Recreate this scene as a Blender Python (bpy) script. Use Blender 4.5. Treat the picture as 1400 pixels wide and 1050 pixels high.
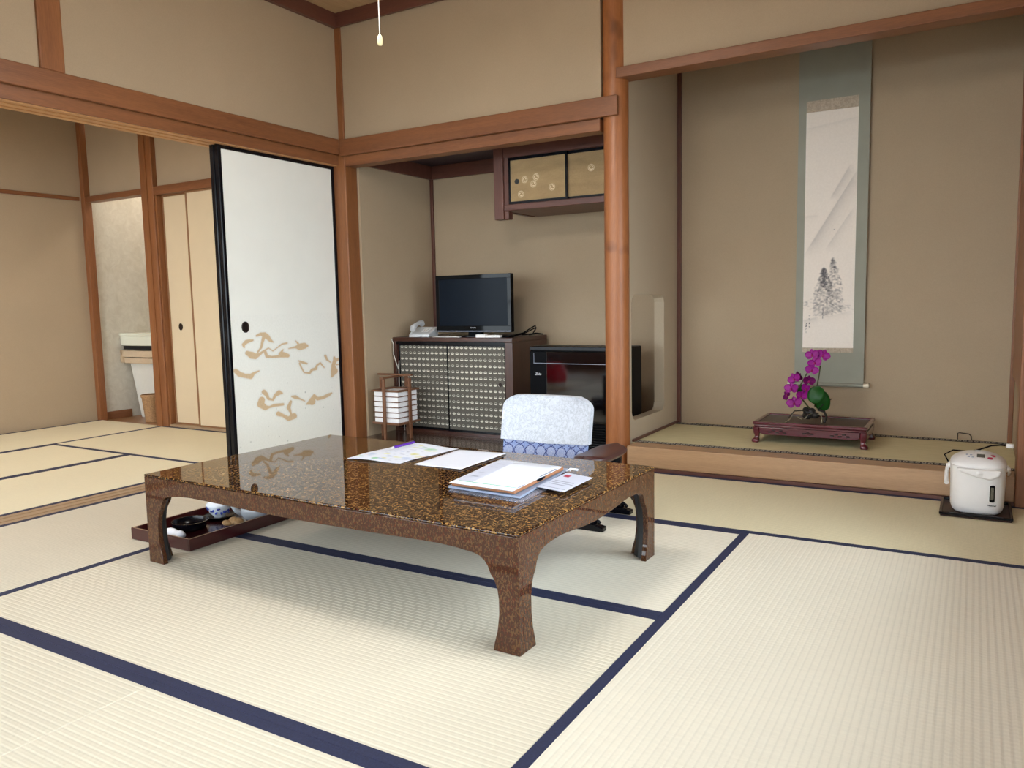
import bpy, bmesh, math, random
import numpy as np
from mathutils import Vector, Matrix
for _o in list(bpy.data.objects):
    bpy.data.objects.remove(_o)
PI = math.pi
C = bpy.context.scene.collection
SC = bpy.context.scene

# ------------------------------------------------------------------ camera
F_PX = 1068.573
# columns = world axes seen by the camera (x right, y down, z forward)
RM = np.array([[0.86139939, 0.50751091, -0.02058551],
               [0.03496364, -0.09967864, -0.99440521],
               [-0.50672342, 0.8558603, -0.10360755]])
CAM = np.array([0.0, 0.0, 0.9])
cd = bpy.data.cameras.new('camera')
cam = bpy.data.objects.new('camera', cd)
C.objects.link(cam)
cd.sensor_fit = 'HORIZONTAL'
cd.sensor_width = 36.0
cd.lens = F_PX / 1400 * 36.0
cd.clip_start = 0.02
rx, ry, rz = RM[0], -RM[1], -RM[2]
cam.matrix_world = Matrix(((rx[0], ry[0], rz[0], CAM[0]), (rx[1], ry[1], rz[1], CAM[1]),
                           (rx[2], ry[2], rz[2], CAM[2]), (0, 0, 0, 1)))
SC.camera = cam

def ray(u, v):
    return RM.T @ np.array([(u - 700) / F_PX, (v - 525) / F_PX, 1.0])
def on_x(u, v, x):
    d = ray(u, v); return CAM + (x - CAM[0]) / d[0] * d
def on_y(u, v, y):
    d = ray(u, v); return CAM + (y - CAM[1]) / d[1] * d
def on_z(u, v, z):
    d = ray(u, v); return CAM + (z - CAM[2]) / d[2] * d

# ------------------------------------------------------------------ light
SC.view_settings.view_transform = 'Standard'
SC.view_settings.look = 'None'
SC.view_settings.gamma = 1.0
SC.view_settings.use_curve_mapping = False
SC.view_settings.exposure = 0.95
W = bpy.data.worlds.new('overcast_sky'); SC.world = W
W.use_nodes = True
bg = W.node_tree.nodes['Background']
bg.inputs[0].default_value = (0.82, 0.93, 1.0, 1)
bg.inputs[1].default_value = 4.5
LAMP_POWER = 10.0          # emission of the pendant's diffuser

def portal(w, h, loc, rz):
    l = bpy.data.lights.new('daylight_portal', 'AREA')
    l.shape = 'RECTANGLE'; l.size = w; l.size_y = h
    l.cycles.is_portal = True
    o = bpy.data.objects.new('daylight_portal', l); C.objects.link(o)
    o.location = loc; o.rotation_euler = (PI / 2, 0, rz)
portal(6.56, 1.9, (-2.98, -1.29, 0.97), PI)          # glazed doors behind the camera, light goes to +y
portal(3.0, 1.9, (0.345, 1.75, 0.95), -PI / 2 + PI)  # glazed doors on the right, light goes to -x

# ------------------------------------------------------------------ materials
def lin(c):
    c /= 255.0
    return c / 12.92 if c <= 0.04045 else ((c + 0.055) / 1.055) ** 2.4
def S(r, g, b):
    return (lin(r), lin(g), lin(b), 1.0)

class NT:
    def __init__(s, name):
        s.m = bpy.data.materials.new(name); s.m.use_nodes = True
        s.t = s.m.node_tree; s.n = s.t.nodes
        s.b = s.n['Principled BSDF']
    def N(s, typ, **kw):
        n = s.n.new(typ)
        for k, v in kw.items(): setattr(n, k, v)
        return n
    def L(s, a, b): s.t.links.new(a, b)
    def math(s, op, a, b=None, c=None):
        n = s.N('ShaderNodeMath', operation=op)
        for i, v in enumerate((a, b, c)):
            if v is None: continue
            if isinstance(v, (int, float)): n.inputs[i].default_value = v
            else: s.L(v, n.inputs[i])
        return n.outputs[0]
    def coord(s, scale=(1, 1, 1), kind='Object'):
        t = s.N('ShaderNodeTexCoord'); m = s.N('ShaderNodeMapping')
        m.inputs['Scale'].default_value = scale
        s.L(t.outputs[kind], m.inputs[0]); return m.outputs[0]
    def xyz(s, v):
        n = s.N('ShaderNodeSeparateXYZ'); s.L(v, n.inputs[0]); return n.outputs
    def noise(s, vec, scale, detail=4, rough=0.55, dist=0.0):
        n = s.N('ShaderNodeTexNoise')
        n.inputs['Scale'].default_value = scale; n.inputs['Detail'].default_value = detail
        n.inputs['Roughness'].default_value = rough; n.inputs['Distortion'].default_value = dist
        s.L(vec, n.inputs['Vector']); return n.outputs['Fac']
    def ramp(s, fac, stops):
        n = s.N('ShaderNodeValToRGB'); e = n.color_ramp.elements
        while len(e) < len(stops): e.new(0.5)
        for k, (p, c) in enumerate(stops):
            e[k].position = p; e[k].color = c
        s.L(fac, n.inputs[0]); return n.outputs[0]
    def mix(s, fac, a, b):
        n = s.N('ShaderNodeMix', data_type='RGBA')
        for i, v in ((0, fac), (6, a), (7, b)):
            if isinstance(v, (int, float, tuple)): n.inputs[i].default_value = v
            else: s.L(v, n.inputs[i])
        return n.outputs[2]
    def bump(s, h, strength=0.3, dist=0.002):
        n = s.N('ShaderNodeBump'); n.inputs['Strength'].default_value = strength
        n.inputs['Distance'].default_value = dist
        s.L(h, n.inputs['Height']); s.L(n.outputs[0], s.b.inputs['Normal'])
    def base(s, c):
        i = s.b.inputs['Base Color']
        if isinstance(c, tuple): i.default_value = c
        else: s.L(c, i)
    def set(s, rough=None, metal=None, coat=None, coat_rough=None, spec=None, trans=None, ior=None, sheen=None):
        for k, v in (('Roughness', rough), ('Metallic', metal), ('Coat Weight', coat), ('Coat Roughness', coat_rough),
                     ('Specular IOR Level', spec), ('Transmission Weight', trans), ('IOR', ior), ('Sheen Weight', sheen)):
            if v is not None: s.b.inputs[k].default_value = v

def mul(c, f): return (min(c[0] * f, 1), min(c[1] * f, 1), min(c[2] * f, 1), 1)

def plain(name, c, rough=0.5, var=0.06, scale=30, bump=0, **kw):
    t = NT(name); v = t.coord()
    f = t.noise(v, scale, 3)
    t.base(t.ramp(f, [(0.3, mul(c, 1 - var)), (0.7, mul(c, 1 + var))]))
    t.set(rough=rough, **kw)
    if bump: t.bump(f, bump, 0.002)
    return t.m

def plaster(name, c, var=0.05):
    t = NT(name); v = t.coord()
    a = t.noise(v, 1.3, 5, 0.6); b = t.noise(v, 260, 3, 0.7); k = t.noise(v, 9, 6, 0.7)
    col = t.ramp(a, [(0.3, mul(c, 1 - var)), (0.7, mul(c, 1 + var))])
    col = t.mix(t.math('MULTIPLY', t.math('GREATER_THAN', k, 0.71), 0.25), col, mul(c, 1.35))
    t.base(t.mix(0.12, col, t.ramp(b, [(0.3, mul(c, 0.6)), (0.7, mul(c, 1.4))])))
    t.set(rough=0.92, spec=0.15); t.bump(b, 0.25, 0.0015)
    return t.m

def wood(name, c1, c2, axis='x', rough=0.42, fine=60, coat=0.0, knots=False, bump=0.1):
    t = NT(name)
    sc = {'x': (0.35, 6, 6), 'y': (6, 0.35, 6), 'z': (6, 6, 0.35)}[axis]
    v = t.coord(sc)
    a = t.noise(v, 3.0, 6, 0.62, 0.6); b = t.noise(v, fine, 3, 0.6)
    col = t.ramp(a, [(0.28, c1), (0.72, c2)])
    col = t.mix(0.35, col, t.ramp(b, [(0.35, c1), (0.65, c2)]))
    if knots:
        k = t.noise(t.coord(), 5.0, 2); col = t.mix(t.ramp(k, [(0.62, (0, 0, 0, 1)), (0.72, (0.7, 0.7, 0.7, 1))]), col, mul(c1, 0.5))
    t.base(col); t.set(rough=rough, coat=coat, coat_rough=0.15)
    t.bump(b, bump, 0.001)
    return t.m

M = {}
M['plaster'] = plaster('earthen_plaster', S(172, 152, 127))
M['plaster_light'] = plaster('lower_panel_plaster', S(184, 167, 144))
M['wallpaper'] = None
M['wood_x'] = wood('red_cedar_x', S(106, 63, 38), S(144, 92, 56), 'x')
M['wood_y'] = wood('red_cedar_y', S(106, 63, 38), S(144, 92, 56), 'y')
M['wood_z'] = wood('red_cedar_z', S(112, 66, 38), S(152, 97, 56), 'z')
M['wood_dark_x'] = wood('dark_cedar_x', S(80, 46, 38), S(112, 68, 54), 'x')
M['wood_dark_y'] = wood('dark_cedar_y', S(80, 46, 38), S(112, 68, 54), 'y')
M['wood_dark_z'] = wood('dark_cedar_z', S(80, 46, 38), S(112, 68, 54), 'z')
M['log'] = wood('polished_log', S(128, 74, 38), S(172, 108, 62), 'z', rough=0.42, knots=True)
M['kamachi'] = wood('toko_base_wood', S(156, 120, 88), S(188, 152, 116), 'x', rough=0.4)
M['board'] = wood('alcove_board', S(58, 34, 24), S(92, 58, 42), 'x', rough=0.22, coat=0.4)
M['alc_ceil'] = wood('dark_stained_board', S(44, 34, 46), S(58, 46, 60), 'x', rough=0.5)
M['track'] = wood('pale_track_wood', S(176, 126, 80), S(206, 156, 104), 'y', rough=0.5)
M['ceil'] = wood('ceiling_cedar', S(168, 136, 100), S(196, 166, 126), 'y', rough=0.6)
M['veranda'] = wood('veranda_floor', S(140, 98, 62), S(172, 128, 84), 'x', rough=0.35)
M['threshold'] = wood('threshold_wood', S(150, 122, 92), S(182, 154, 122), 'y', rough=0.5)
M['cab_wood'] = wood('cabinet_wood', S(46, 23, 18), S(80, 44, 32), 'z', rough=0.3, coat=0.3)
M['cab_wood_x'] = wood('cabinet_wood_x', S(46, 23, 18), S(80, 44, 32), 'x', rough=0.3, coat=0.3)
M['lantern_wood'] = wood('lantern_wood', S(92, 58, 38), S(124, 82, 56), 'z')
M['closet_paper'] = plain('closet_paper', S(212, 192, 160), 0.85, 0.02, 6)
M['closet_frame'] = plain('closet_frame', S(140, 98, 64), 0.5)
M['black_lacquer'] = plain('black_lacquer', S(9, 9, 15), 0.22, 0.1, spec=0.25)
M['black_matte'] = plain('black_matte', S(20, 20, 22), 0.5)
M['black_plastic'] = plain('black_plastic', S(6, 6, 9), 0.35, spec=0.05)
M['gloss_black'] = plain('gloss_black_panel', S(6, 6, 9), 0.06, 0.02, spec=0.15)
M['heater_glass'] = plain('heater_glass_panel', S(6, 5, 8), 0.05, 0.02, spec=0.9)
M['dark_metal'] = plain('dark_metal', S(58, 48, 46), 0.4, metal=0.8)
M['steel'] = plain('steel', S(180, 180, 176), 0.3, metal=1.0)
M['white_plastic'] = plain('white_plastic', S(232, 228, 226), 0.35, 0.01)
M['grey_plastic'] = plain('grey_plastic', S(196, 192, 188), 0.4, 0.02)
M['phone'] = plain('phone_plastic', S(205, 206, 208), 0.4, 0.02)
M['paper'] = plain('white_paper', S(222, 226, 238), 0.7, 0.01, 20)
M['paper_grey'] = plain('grey_paper', S(196, 200, 216), 0.7, 0.02, 20)
M['leather'] = plain('tan_leather', S(160, 108, 74), 0.5, 0.1, 60, 0.2)
M['file_blue'] = plain('blue_grey_file', S(150, 160, 182), 0.3, 0.03)
M['purple'] = plain('purple_plastic', S(88, 44, 150), 0.25, 0.05)
M['green_ink'] = plain('green_ink', S(96, 170, 130), 0.7)
M['grey_ink'] = plain('grey_ink', S(150, 155, 172), 0.7)
M['red_ink'] = plain('red_ink', S(170, 40, 70), 0.6)
M['white_ink'] = plain('white_ink', S(215, 215, 220), 0.6)
M['rosewood'] = wood('rosewood', S(70, 16, 28), S(98, 28, 42), 'x', rough=0.2, coat=0.6)
M['rosewood_dark'] = plain('rosewood_panel', S(44, 22, 19), 0.3, 0.1, spec=0.25)
M['tray_red'] = plain('red_lacquer_tray', S(58, 13, 14), 0.28, 0.1, 25, coat=0.3)
M['tray_in'] = plain('tray_inside_lacquer', S(46, 10, 14), 0.25, 0.1, 25, coat=0.3)
M['tray_edge'] = plain('worn_tray_edge', S(170, 140, 112), 0.5, 0.15)
M['towel'] = plain('white_towel', S(232, 232, 240), 0.9, 0.03, 90, 0.3)
M['porcelain'] = plain('porcelain', S(160, 164, 170), 0.15, 0.02)  # white teapot glaze, greyed to carry the shade under the table
M['porcelain_white'] = plain('porcelain_white', S(222, 228, 238), 0.12, 0.02)
M['cobalt'] = plain('cobalt_glaze', S(40, 56, 140), 0.15, 0.2)
M['cracker'] = plain('cracker', S(160, 124, 82), 0.7, 0.3, 60, 0.5)
M['basin'] = plain('basin_ceramic', S(226, 226, 208), 0.2, 0.01)
M['basin_panel'] = plain('basin_panel', S(222, 218, 208), 0.4, 0.02)
M['rail_beige'] = plain('beige_rail', S(206, 182, 152), 0.4, 0.04)
M['wicker'] = plain('wicker', S(168, 128, 88), 0.7, 0.3, 120, 0.6)
M['leaf'] = plain('orchid_leaf', S(42, 112, 40), 0.35, 0.2, 9)
M['stem'] = plain('orchid_stem', S(66, 76, 34), 0.5, 0.2, 30)
M['root'] = plain('aerial_root', S(150, 142, 118), 0.6, 0.2, 40)
M['root_dark'] = plain('dark_root', S(36, 32, 28), 0.6, 0.3, 40)
M['lip'] = plain('orchid_lip', S(170, 20, 110), 0.5, 0.2)
M['petal'] = plain('orchid_petal', S(182, 22, 166), 0.45, 0.18, 70)
M['petal2'] = plain('orchid_petal_dark', S(140, 12, 120), 0.45, 0.18, 70)
M['bud_white'] = plain('white_bud', S(236, 230, 214), 0.5, 0.05)
M['shade'] = plain('lantern_paper', S(238, 236, 238), 0.8, 0.02)
M['scroll_cloth'] = None
M['ivory'] = plain('ivory_knob', S(226, 214, 190), 0.4)
M['pull_cord'] = plain('pull_cord', S(220, 216, 206), 0.7)
M['pull_knob'] = plain('pull_knob', S(240, 226, 176), 0.4)
M['navy'] = None
M['gravel'] = plain('gravel', S(150, 146, 138), 0.95, 0.3, 40, 0.5)
M['red_vinyl'] = plain('red_upholstery', S(226, 16, 40), 0.3, 0.08, 20)
M['zabuton'] = plain('navy_cushion', S(60, 70, 110), 0.9, 0.1)
M['arm_wood'] = plain('armrest_lacquer', S(62, 32, 30), 0.38, 0.1, 12, coat=0.15, coat_rough=0.2)
M['screen'] = plain('screen_glass', S(10, 20, 32), 0.3, 0.05, 6, spec=0.12)
M['display'] = plain('grey_display', S(92, 92, 84), 0.2)
M['gauge'] = plain('gauge_window', S(96, 92, 80), 0.15, 0.35, 70)

def wallpaper():
    t = NT('embossed_wallpaper'); v = t.coord()
    a = t.noise(v, 14, 6, 0.7, 1.0)
    t.base(t.ramp(a, [(0.3, S(196, 188, 172)), (0.7, S(216, 210, 196))])); t.set(rough=0.8)
    t.bump(a, 0.4, 0.003); return t.m
M['wallpaper'] = wallpaper()

def cloth(name, c, sc=500):
    t = NT(name); v = t.coord(); x = t.xyz(v)
    w = t.math('SINE', t.math('MULTIPLY', x[0], sc)); z = t.math('SINE', t.math('MULTIPLY', x[2], sc))
    a = t.noise(v, 6, 4)
    t.base(t.ramp(a, [(0.3, mul(c, 0.95)), (0.7, mul(c, 1.06))])); t.set(rough=0.85)
    t.bump(t.math('MULTIPLY', w, z), 0.1, 0.0005); return t.m
M['scroll_cloth'] = cloth('scroll_mount_cloth', S(150, 149, 136))
M['fusuma'] = plain('fusuma_paper', S(234, 234, 228), 0.8, 0.015, 5)

def heri(name, c):
    t = NT(name); v = t.coord(); a = t.noise(v, 220, 2)
    t.base(t.ramp(a, [(0.3, mul(c, 0.8)), (0.7, mul(c, 1.25))])); t.set(rough=0.75); t.bump(a, 0.3, 0.001); return t.m
M['navy'] = heri('navy_cloth_border', S(30, 36, 66))

def tatami(name, c, seed=0.0):
    t = NT(name)
    co = t.N('ShaderNodeTexCoord'); x = t.xyz(co.outputs['Object'])
    y = t.math('MULTIPLY', x[1], 2 * PI / 0.0172)
    ridge = t.math('SINE', y)
    half = t.math('SINE', t.math('MULTIPLY', y, 2))
    prof = t.math('ADD', ridge, t.math('MULTIPLY', half, 0.4))
    thread = t.math('SINE', t.math('ADD', t.math('MULTIPLY', x[0], 2 * PI / 0.016), t.math('MULTIPLY', t.noise(t.coord((3, 60, 1)), 1.0, 1), 9.0)))
    sv = t.coord((25, 1.6, 1)); n1 = t.noise(sv, 3 + seed, 4)
    sv2 = t.coord((90, 12, 1)); n2 = t.noise(sv2, 4, 3)
    n3 = t.noise(t.coord(), 1.1, 3)
    col = t.ramp(n1, [(0.25, mul(c, 0.93)), (0.75, mul(c, 1.05))])
    col = t.mix(0.30, col, t.ramp(n2, [(0.3, mul(c, 0.80)), (0.7, mul(c, 1.12))]))
    col = t.mix(0.35, col, t.ramp(n3, [(0.3, mul(c, 0.90)), (0.7, mul(c, 1.06))]))
    n = t.N('ShaderNodeMapRange'); n.inputs[1].default_value = -1.2; n.inputs[2].default_value = -0.3
    n.inputs[3].default_value = 0.15; n.inputs[4].default_value = 0.0
    t.L(prof, n.inputs[0])
    col = t.mix(n.outputs[0], col, mul(c, 0.45))
    t.base(col); t.set(rough=0.62, spec=0.3)
    t.bump(t.math('ADD', prof, t.math('MULTIPLY', thread, 0.3)), 0.32, 0.001)
    return t.m
M['tatami'] = tatami('straw_tatami', S(215, 206, 186))
M['tatami_b'] = tatami('straw_tatami_pale', S(224, 216, 198), 1.0)
M['tatami_green'] = tatami('straw_tatami_greenish', S(222, 211, 178), 2.0)
M['tatami_next'] = tatami('straw_tatami_next_room', S(232, 222, 192), 3.0)
def toko_mat():
    t = NT('fine_toko_tatami'); x = t.xyz(t.coord())
    w = t.math('SINE', t.math('MULTIPLY', x[1], 900)); a = t.noise(t.coord((1, 8, 1)), 8, 4)
    t.base(t.ramp(a, [(0.3, S(206, 194, 150)), (0.7, S(220, 208, 168))])); t.set(rough=0.6); t.bump(w, 0.15, 0.001); return t.m
M['toko_mat'] = toko_mat()
def mon_heri():
    t = NT('black_white_patterned_border'); x = t.xyz(t.coord())
    p = t.math('SUBTRACT', t.math('FRACT', t.math('MULTIPLY', x[0], 1 / 0.026)), 0.5)
    d = t.math('ADD', t.math('POWER', t.math('MULTIPLY', p, 2.6), 2), t.math('POWER', t.math('MULTIPLY', x[1], 1 / 0.021), 2))
    d2 = t.math('ADD', t.math('POWER', t.math('MULTIPLY', p, 6.0), 2), t.math('POWER', t.math('MULTIPLY', x[1], 1 / 0.009), 2))
    k = t.math('MULTIPLY', t.math('LESS_THAN', d, 1.0), t.math('GREATER_THAN', d2, 1.0))
    t.base(t.mix(k, S(44, 40, 44), S(172, 166, 154))); t.set(rough=0.8); return t.m
M['mon_heri'] = mon_heri()

def flecked(name, base, fleck, scale, fac=0.5, thr=0.53, stretch=(1, 1, 1)):
    t = NT(name); v = t.coord(stretch)
    n1 = t.noise(v, scale, 2, 0.5, 0.8); n2 = t.noise(v, scale * 0.4, 2, 0.5, 0.4); n3 = t.noise(v, scale * 1.3, 2, 0.5, 0.5)
    k = t.ramp(t.math('ADD', t.math('MULTIPLY', n1, 0.8), t.math('MULTIPLY', n2, 0.2)), [(thr, (0, 0, 0, 1)), (thr + 0.04, (fac, fac, fac, 1))])
    r = t.ramp(n3, [(0.56, (0, 0, 0, 1)), (0.62, (0.6, 0.6, 0.6, 1))])
    t.base(t.mix(k, t.mix(r, base, S(92, 38, 22)), fleck))
    t.set(rough=0.6, spec=0.0, coat=1.0, coat_rough=0.02); t.b.inputs['Coat IOR'].default_value = 1.38
    return t.m
M['tsugaru'] = flecked('flecked_lacquer', S(30, 15, 9), S(156, 118, 66), 140, 0.9, 0.53)
M['tsugaru_side'] = flecked('flecked_lacquer_side', S(62, 38, 26), S(112, 82, 50), 200, 0.5, 0.525, (1, 1, 0.55))

def cabinet_paper():
    t = NT('fan_print_paper'); x = t.xyz(t.coord())
    p = t.math('SUBTRACT', t.math('FRACT', t.math('MULTIPLY', x[0], 1 / 0.0365)), 0.5)
    q = t.math('SUBTRACT', t.math('FRACT', t.math('MULTIPLY', x[2], 1 / 0.0400)), 0.5)
    e = t.math('ADD', t.math('POWER', t.math('MULTIPLY', p, 2.8), 2), t.math('POWER', t.math('MULTIPLY', q, 5.6), 2))
    inside = t.math('LESS_THAN', e, 1.0)
    low = t.math('LESS_THAN', q, 0.02)
    dome = t.math('ADD', t.math('POWER', t.math('MULTIPLY', p, 3.4), 2), t.math('POWER', t.math('MULTIPLY', t.math('SUBTRACT', q, 0.03), 4.4), 2))
    rim = t.math('MULTIPLY', t.math('LESS_THAN', dome, 1.0), t.math('GREATER_THAN', dome, 0.55))
    k = t.math('MAXIMUM', t.math('MULTIPLY', inside, low), t.math('MULTIPLY', rim, 0.55))
    nz = t.noise(t.coord(), 380, 2)
    bgc = t.ramp(nz, [(0.35, S(62, 58, 52)), (0.65, S(104, 98, 88))])
    t.base(t.mix(k, bgc, S(214, 208, 194))); t.set(rough=0.7); return t.m
M['fan_paper'] = cabinet_paper()

def ring_fabric():
    t = NT('blue_ring_brocade'); x = t.xyz(t.coord())
    P_ = 0.0505
    p = t.math('SUBTRACT', t.math('FRACT', t.math('MULTIPLY', x[0], 1 / P_)), 0.5)
    q = t.math('SUBTRACT', t.math('FRACT', t.math('MULTIPLY', t.math('ADD', x[2], 0.022), 1 / P_)), 0.5)
    r = t.math('SQRT', t.math('ADD', t.math('MULTIPLY', p, p), t.math('MULTIPLY', q, q)))
    an = t.math('ARCTAN2', q, p)
    bead = t.math('GREATER_THAN', t.math('SINE', t.math('MULTIPLY', an, 22)), -0.45)
    ring = t.math('LESS_THAN', t.math('ABSOLUTE', t.math('SUBTRACT', r, 0.455)), 0.055)
    k = t.math('MULTIPLY', ring, bead)
    inner = t.math('LESS_THAN', r, 0.41)
    nz = t.noise(t.coord(), 190, 3, 0.7)
    c1 = t.ramp(nz, [(0.35, S(112, 130, 180)), (0.65, S(150, 162, 196))])
    c2 = t.ramp(nz, [(0.35, S(128, 140, 180)), (0.65, S(166, 172, 196))])
    t.base(t.mix(k, t.mix(inner, c1, c2), S(20, 28, 88))); t.set(rough=0.85); return t.m
M['ring_fabric'] = ring_fabric()
def lace():
    t = NT('white_lace'); v = t.coord()
    a = t.noise(v, 46, 5, 0.7, 1.5)
    t.base(t.ramp(a, [(0.36, S(200, 203, 212)), (0.5, S(192, 195, 203)), (0.54, S(164, 167, 174)), (0.60, S(198, 201, 209))]))
    t.set(rough=0.9); t.bump(a, 0.3, 0.001); return t.m
M['lace'] = lace()
def shelf_paper():
    t = NT('gold_paper'); v = t.coord((1, 1, 4)); a = t.noise(v, 6, 4); b = t.noise(t.coord(), 320, 2)
    col = t.ramp(a, [(0.3, S(150, 122, 84)), (0.7, S(178, 148, 104))])
    t.base(t.mix(0.25, col, t.ramp(b, [(0.3, S(120, 96, 62)), (0.7, S(200, 170, 124))]))); t.set(rough=0.7); return t.m
M['gold_paper'] = shelf_paper()
def attr_mat(name, rough=0.75):
    t = NT(name); a = t.N('ShaderNodeVertexColor'); a.layer_name = 'print'
    n = t.noise(t.coord(), 90, 2)
    t.base(t.mix(0.04, a.outputs[0], t.ramp(n, [(0.3, (0, 0, 0, 1)), (0.7, (1, 1, 1, 1))]))); t.set(rough=rough); return t.m
M['scroll_print'] = attr_mat('ink_painting')
M['fusuma_print'] = attr_mat('fusuma_cloud_print', 0.8)
M['map_print'] = attr_mat('printed_map', 0.6)
def glassy():
    t = NT('window_pane'); tr = t.N('ShaderNodeBsdfTransparent'); gl = t.N('ShaderNodeBsdfGlossy')
    gl.inputs['Roughness'].default_value = 0.02
    fr = t.N('ShaderNodeFresnel'); mx = t.N('ShaderNodeMixShader')
    nz = t.noise(t.coord(), 2, 1); fr.inputs[0].default_value = 1.3
    t.L(fr.outputs[0], mx.inputs[0]); t.L(tr.outputs[0], mx.inputs[1]); t.L(gl.outputs[0], mx.inputs[2])
    t.L(mx.outputs[0], t.n['Material Output'].inputs[0]); return t.m
M['pane'] = glassy()
def clearfile():
    t = NT('clear_plastic'); tr = t.N('ShaderNodeBsdfTransparent'); mx = t.N('ShaderNodeMixShader')
    nz = t.noise(t.coord(), 20, 2); t.base(t.ramp(nz, [(0.3, S(160, 160, 175)), (0.7, S(180, 180, 195))])); t.set(rough=0.1)
    mx.inputs[0].default_value = 0.35
    t.L(tr.outputs[0], mx.inputs[1]); t.L(t.b.outputs[0], mx.inputs[2]); t.L(mx.outputs[0], t.n['Material Output'].inputs[0]); return t.m
M['clear'] = clearfile()
def glow(name, c, s):
    t = NT(name); n = t.noise(t.coord(), 3, 1)
    t.base((0.8, 0.8, 0.78, 1)); t.b.inputs['Emission Color'].default_value = c; t.b.inputs['Emission Strength'].default_value = s; return t.m
M['lamp_glow'] = glow('pendant_diffuser', (1.0, 0.97, 0.92, 1), LAMP_POWER)
M['lamp_side'] = glow('pendant_side_panel', (1.0, 0.965, 0.91, 1), LAMP_POWER * 1.6)
M['lamp_warm'] = glow('warm_ceiling_diffuser', (1.0, 0.9, 0.80, 1), 24.0)
M['lamp_wash'] = glow('washroom_diffuser', (1.0, 0.93, 0.82, 1), 26.0)
M['petal_band'] = M['petal']

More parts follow.
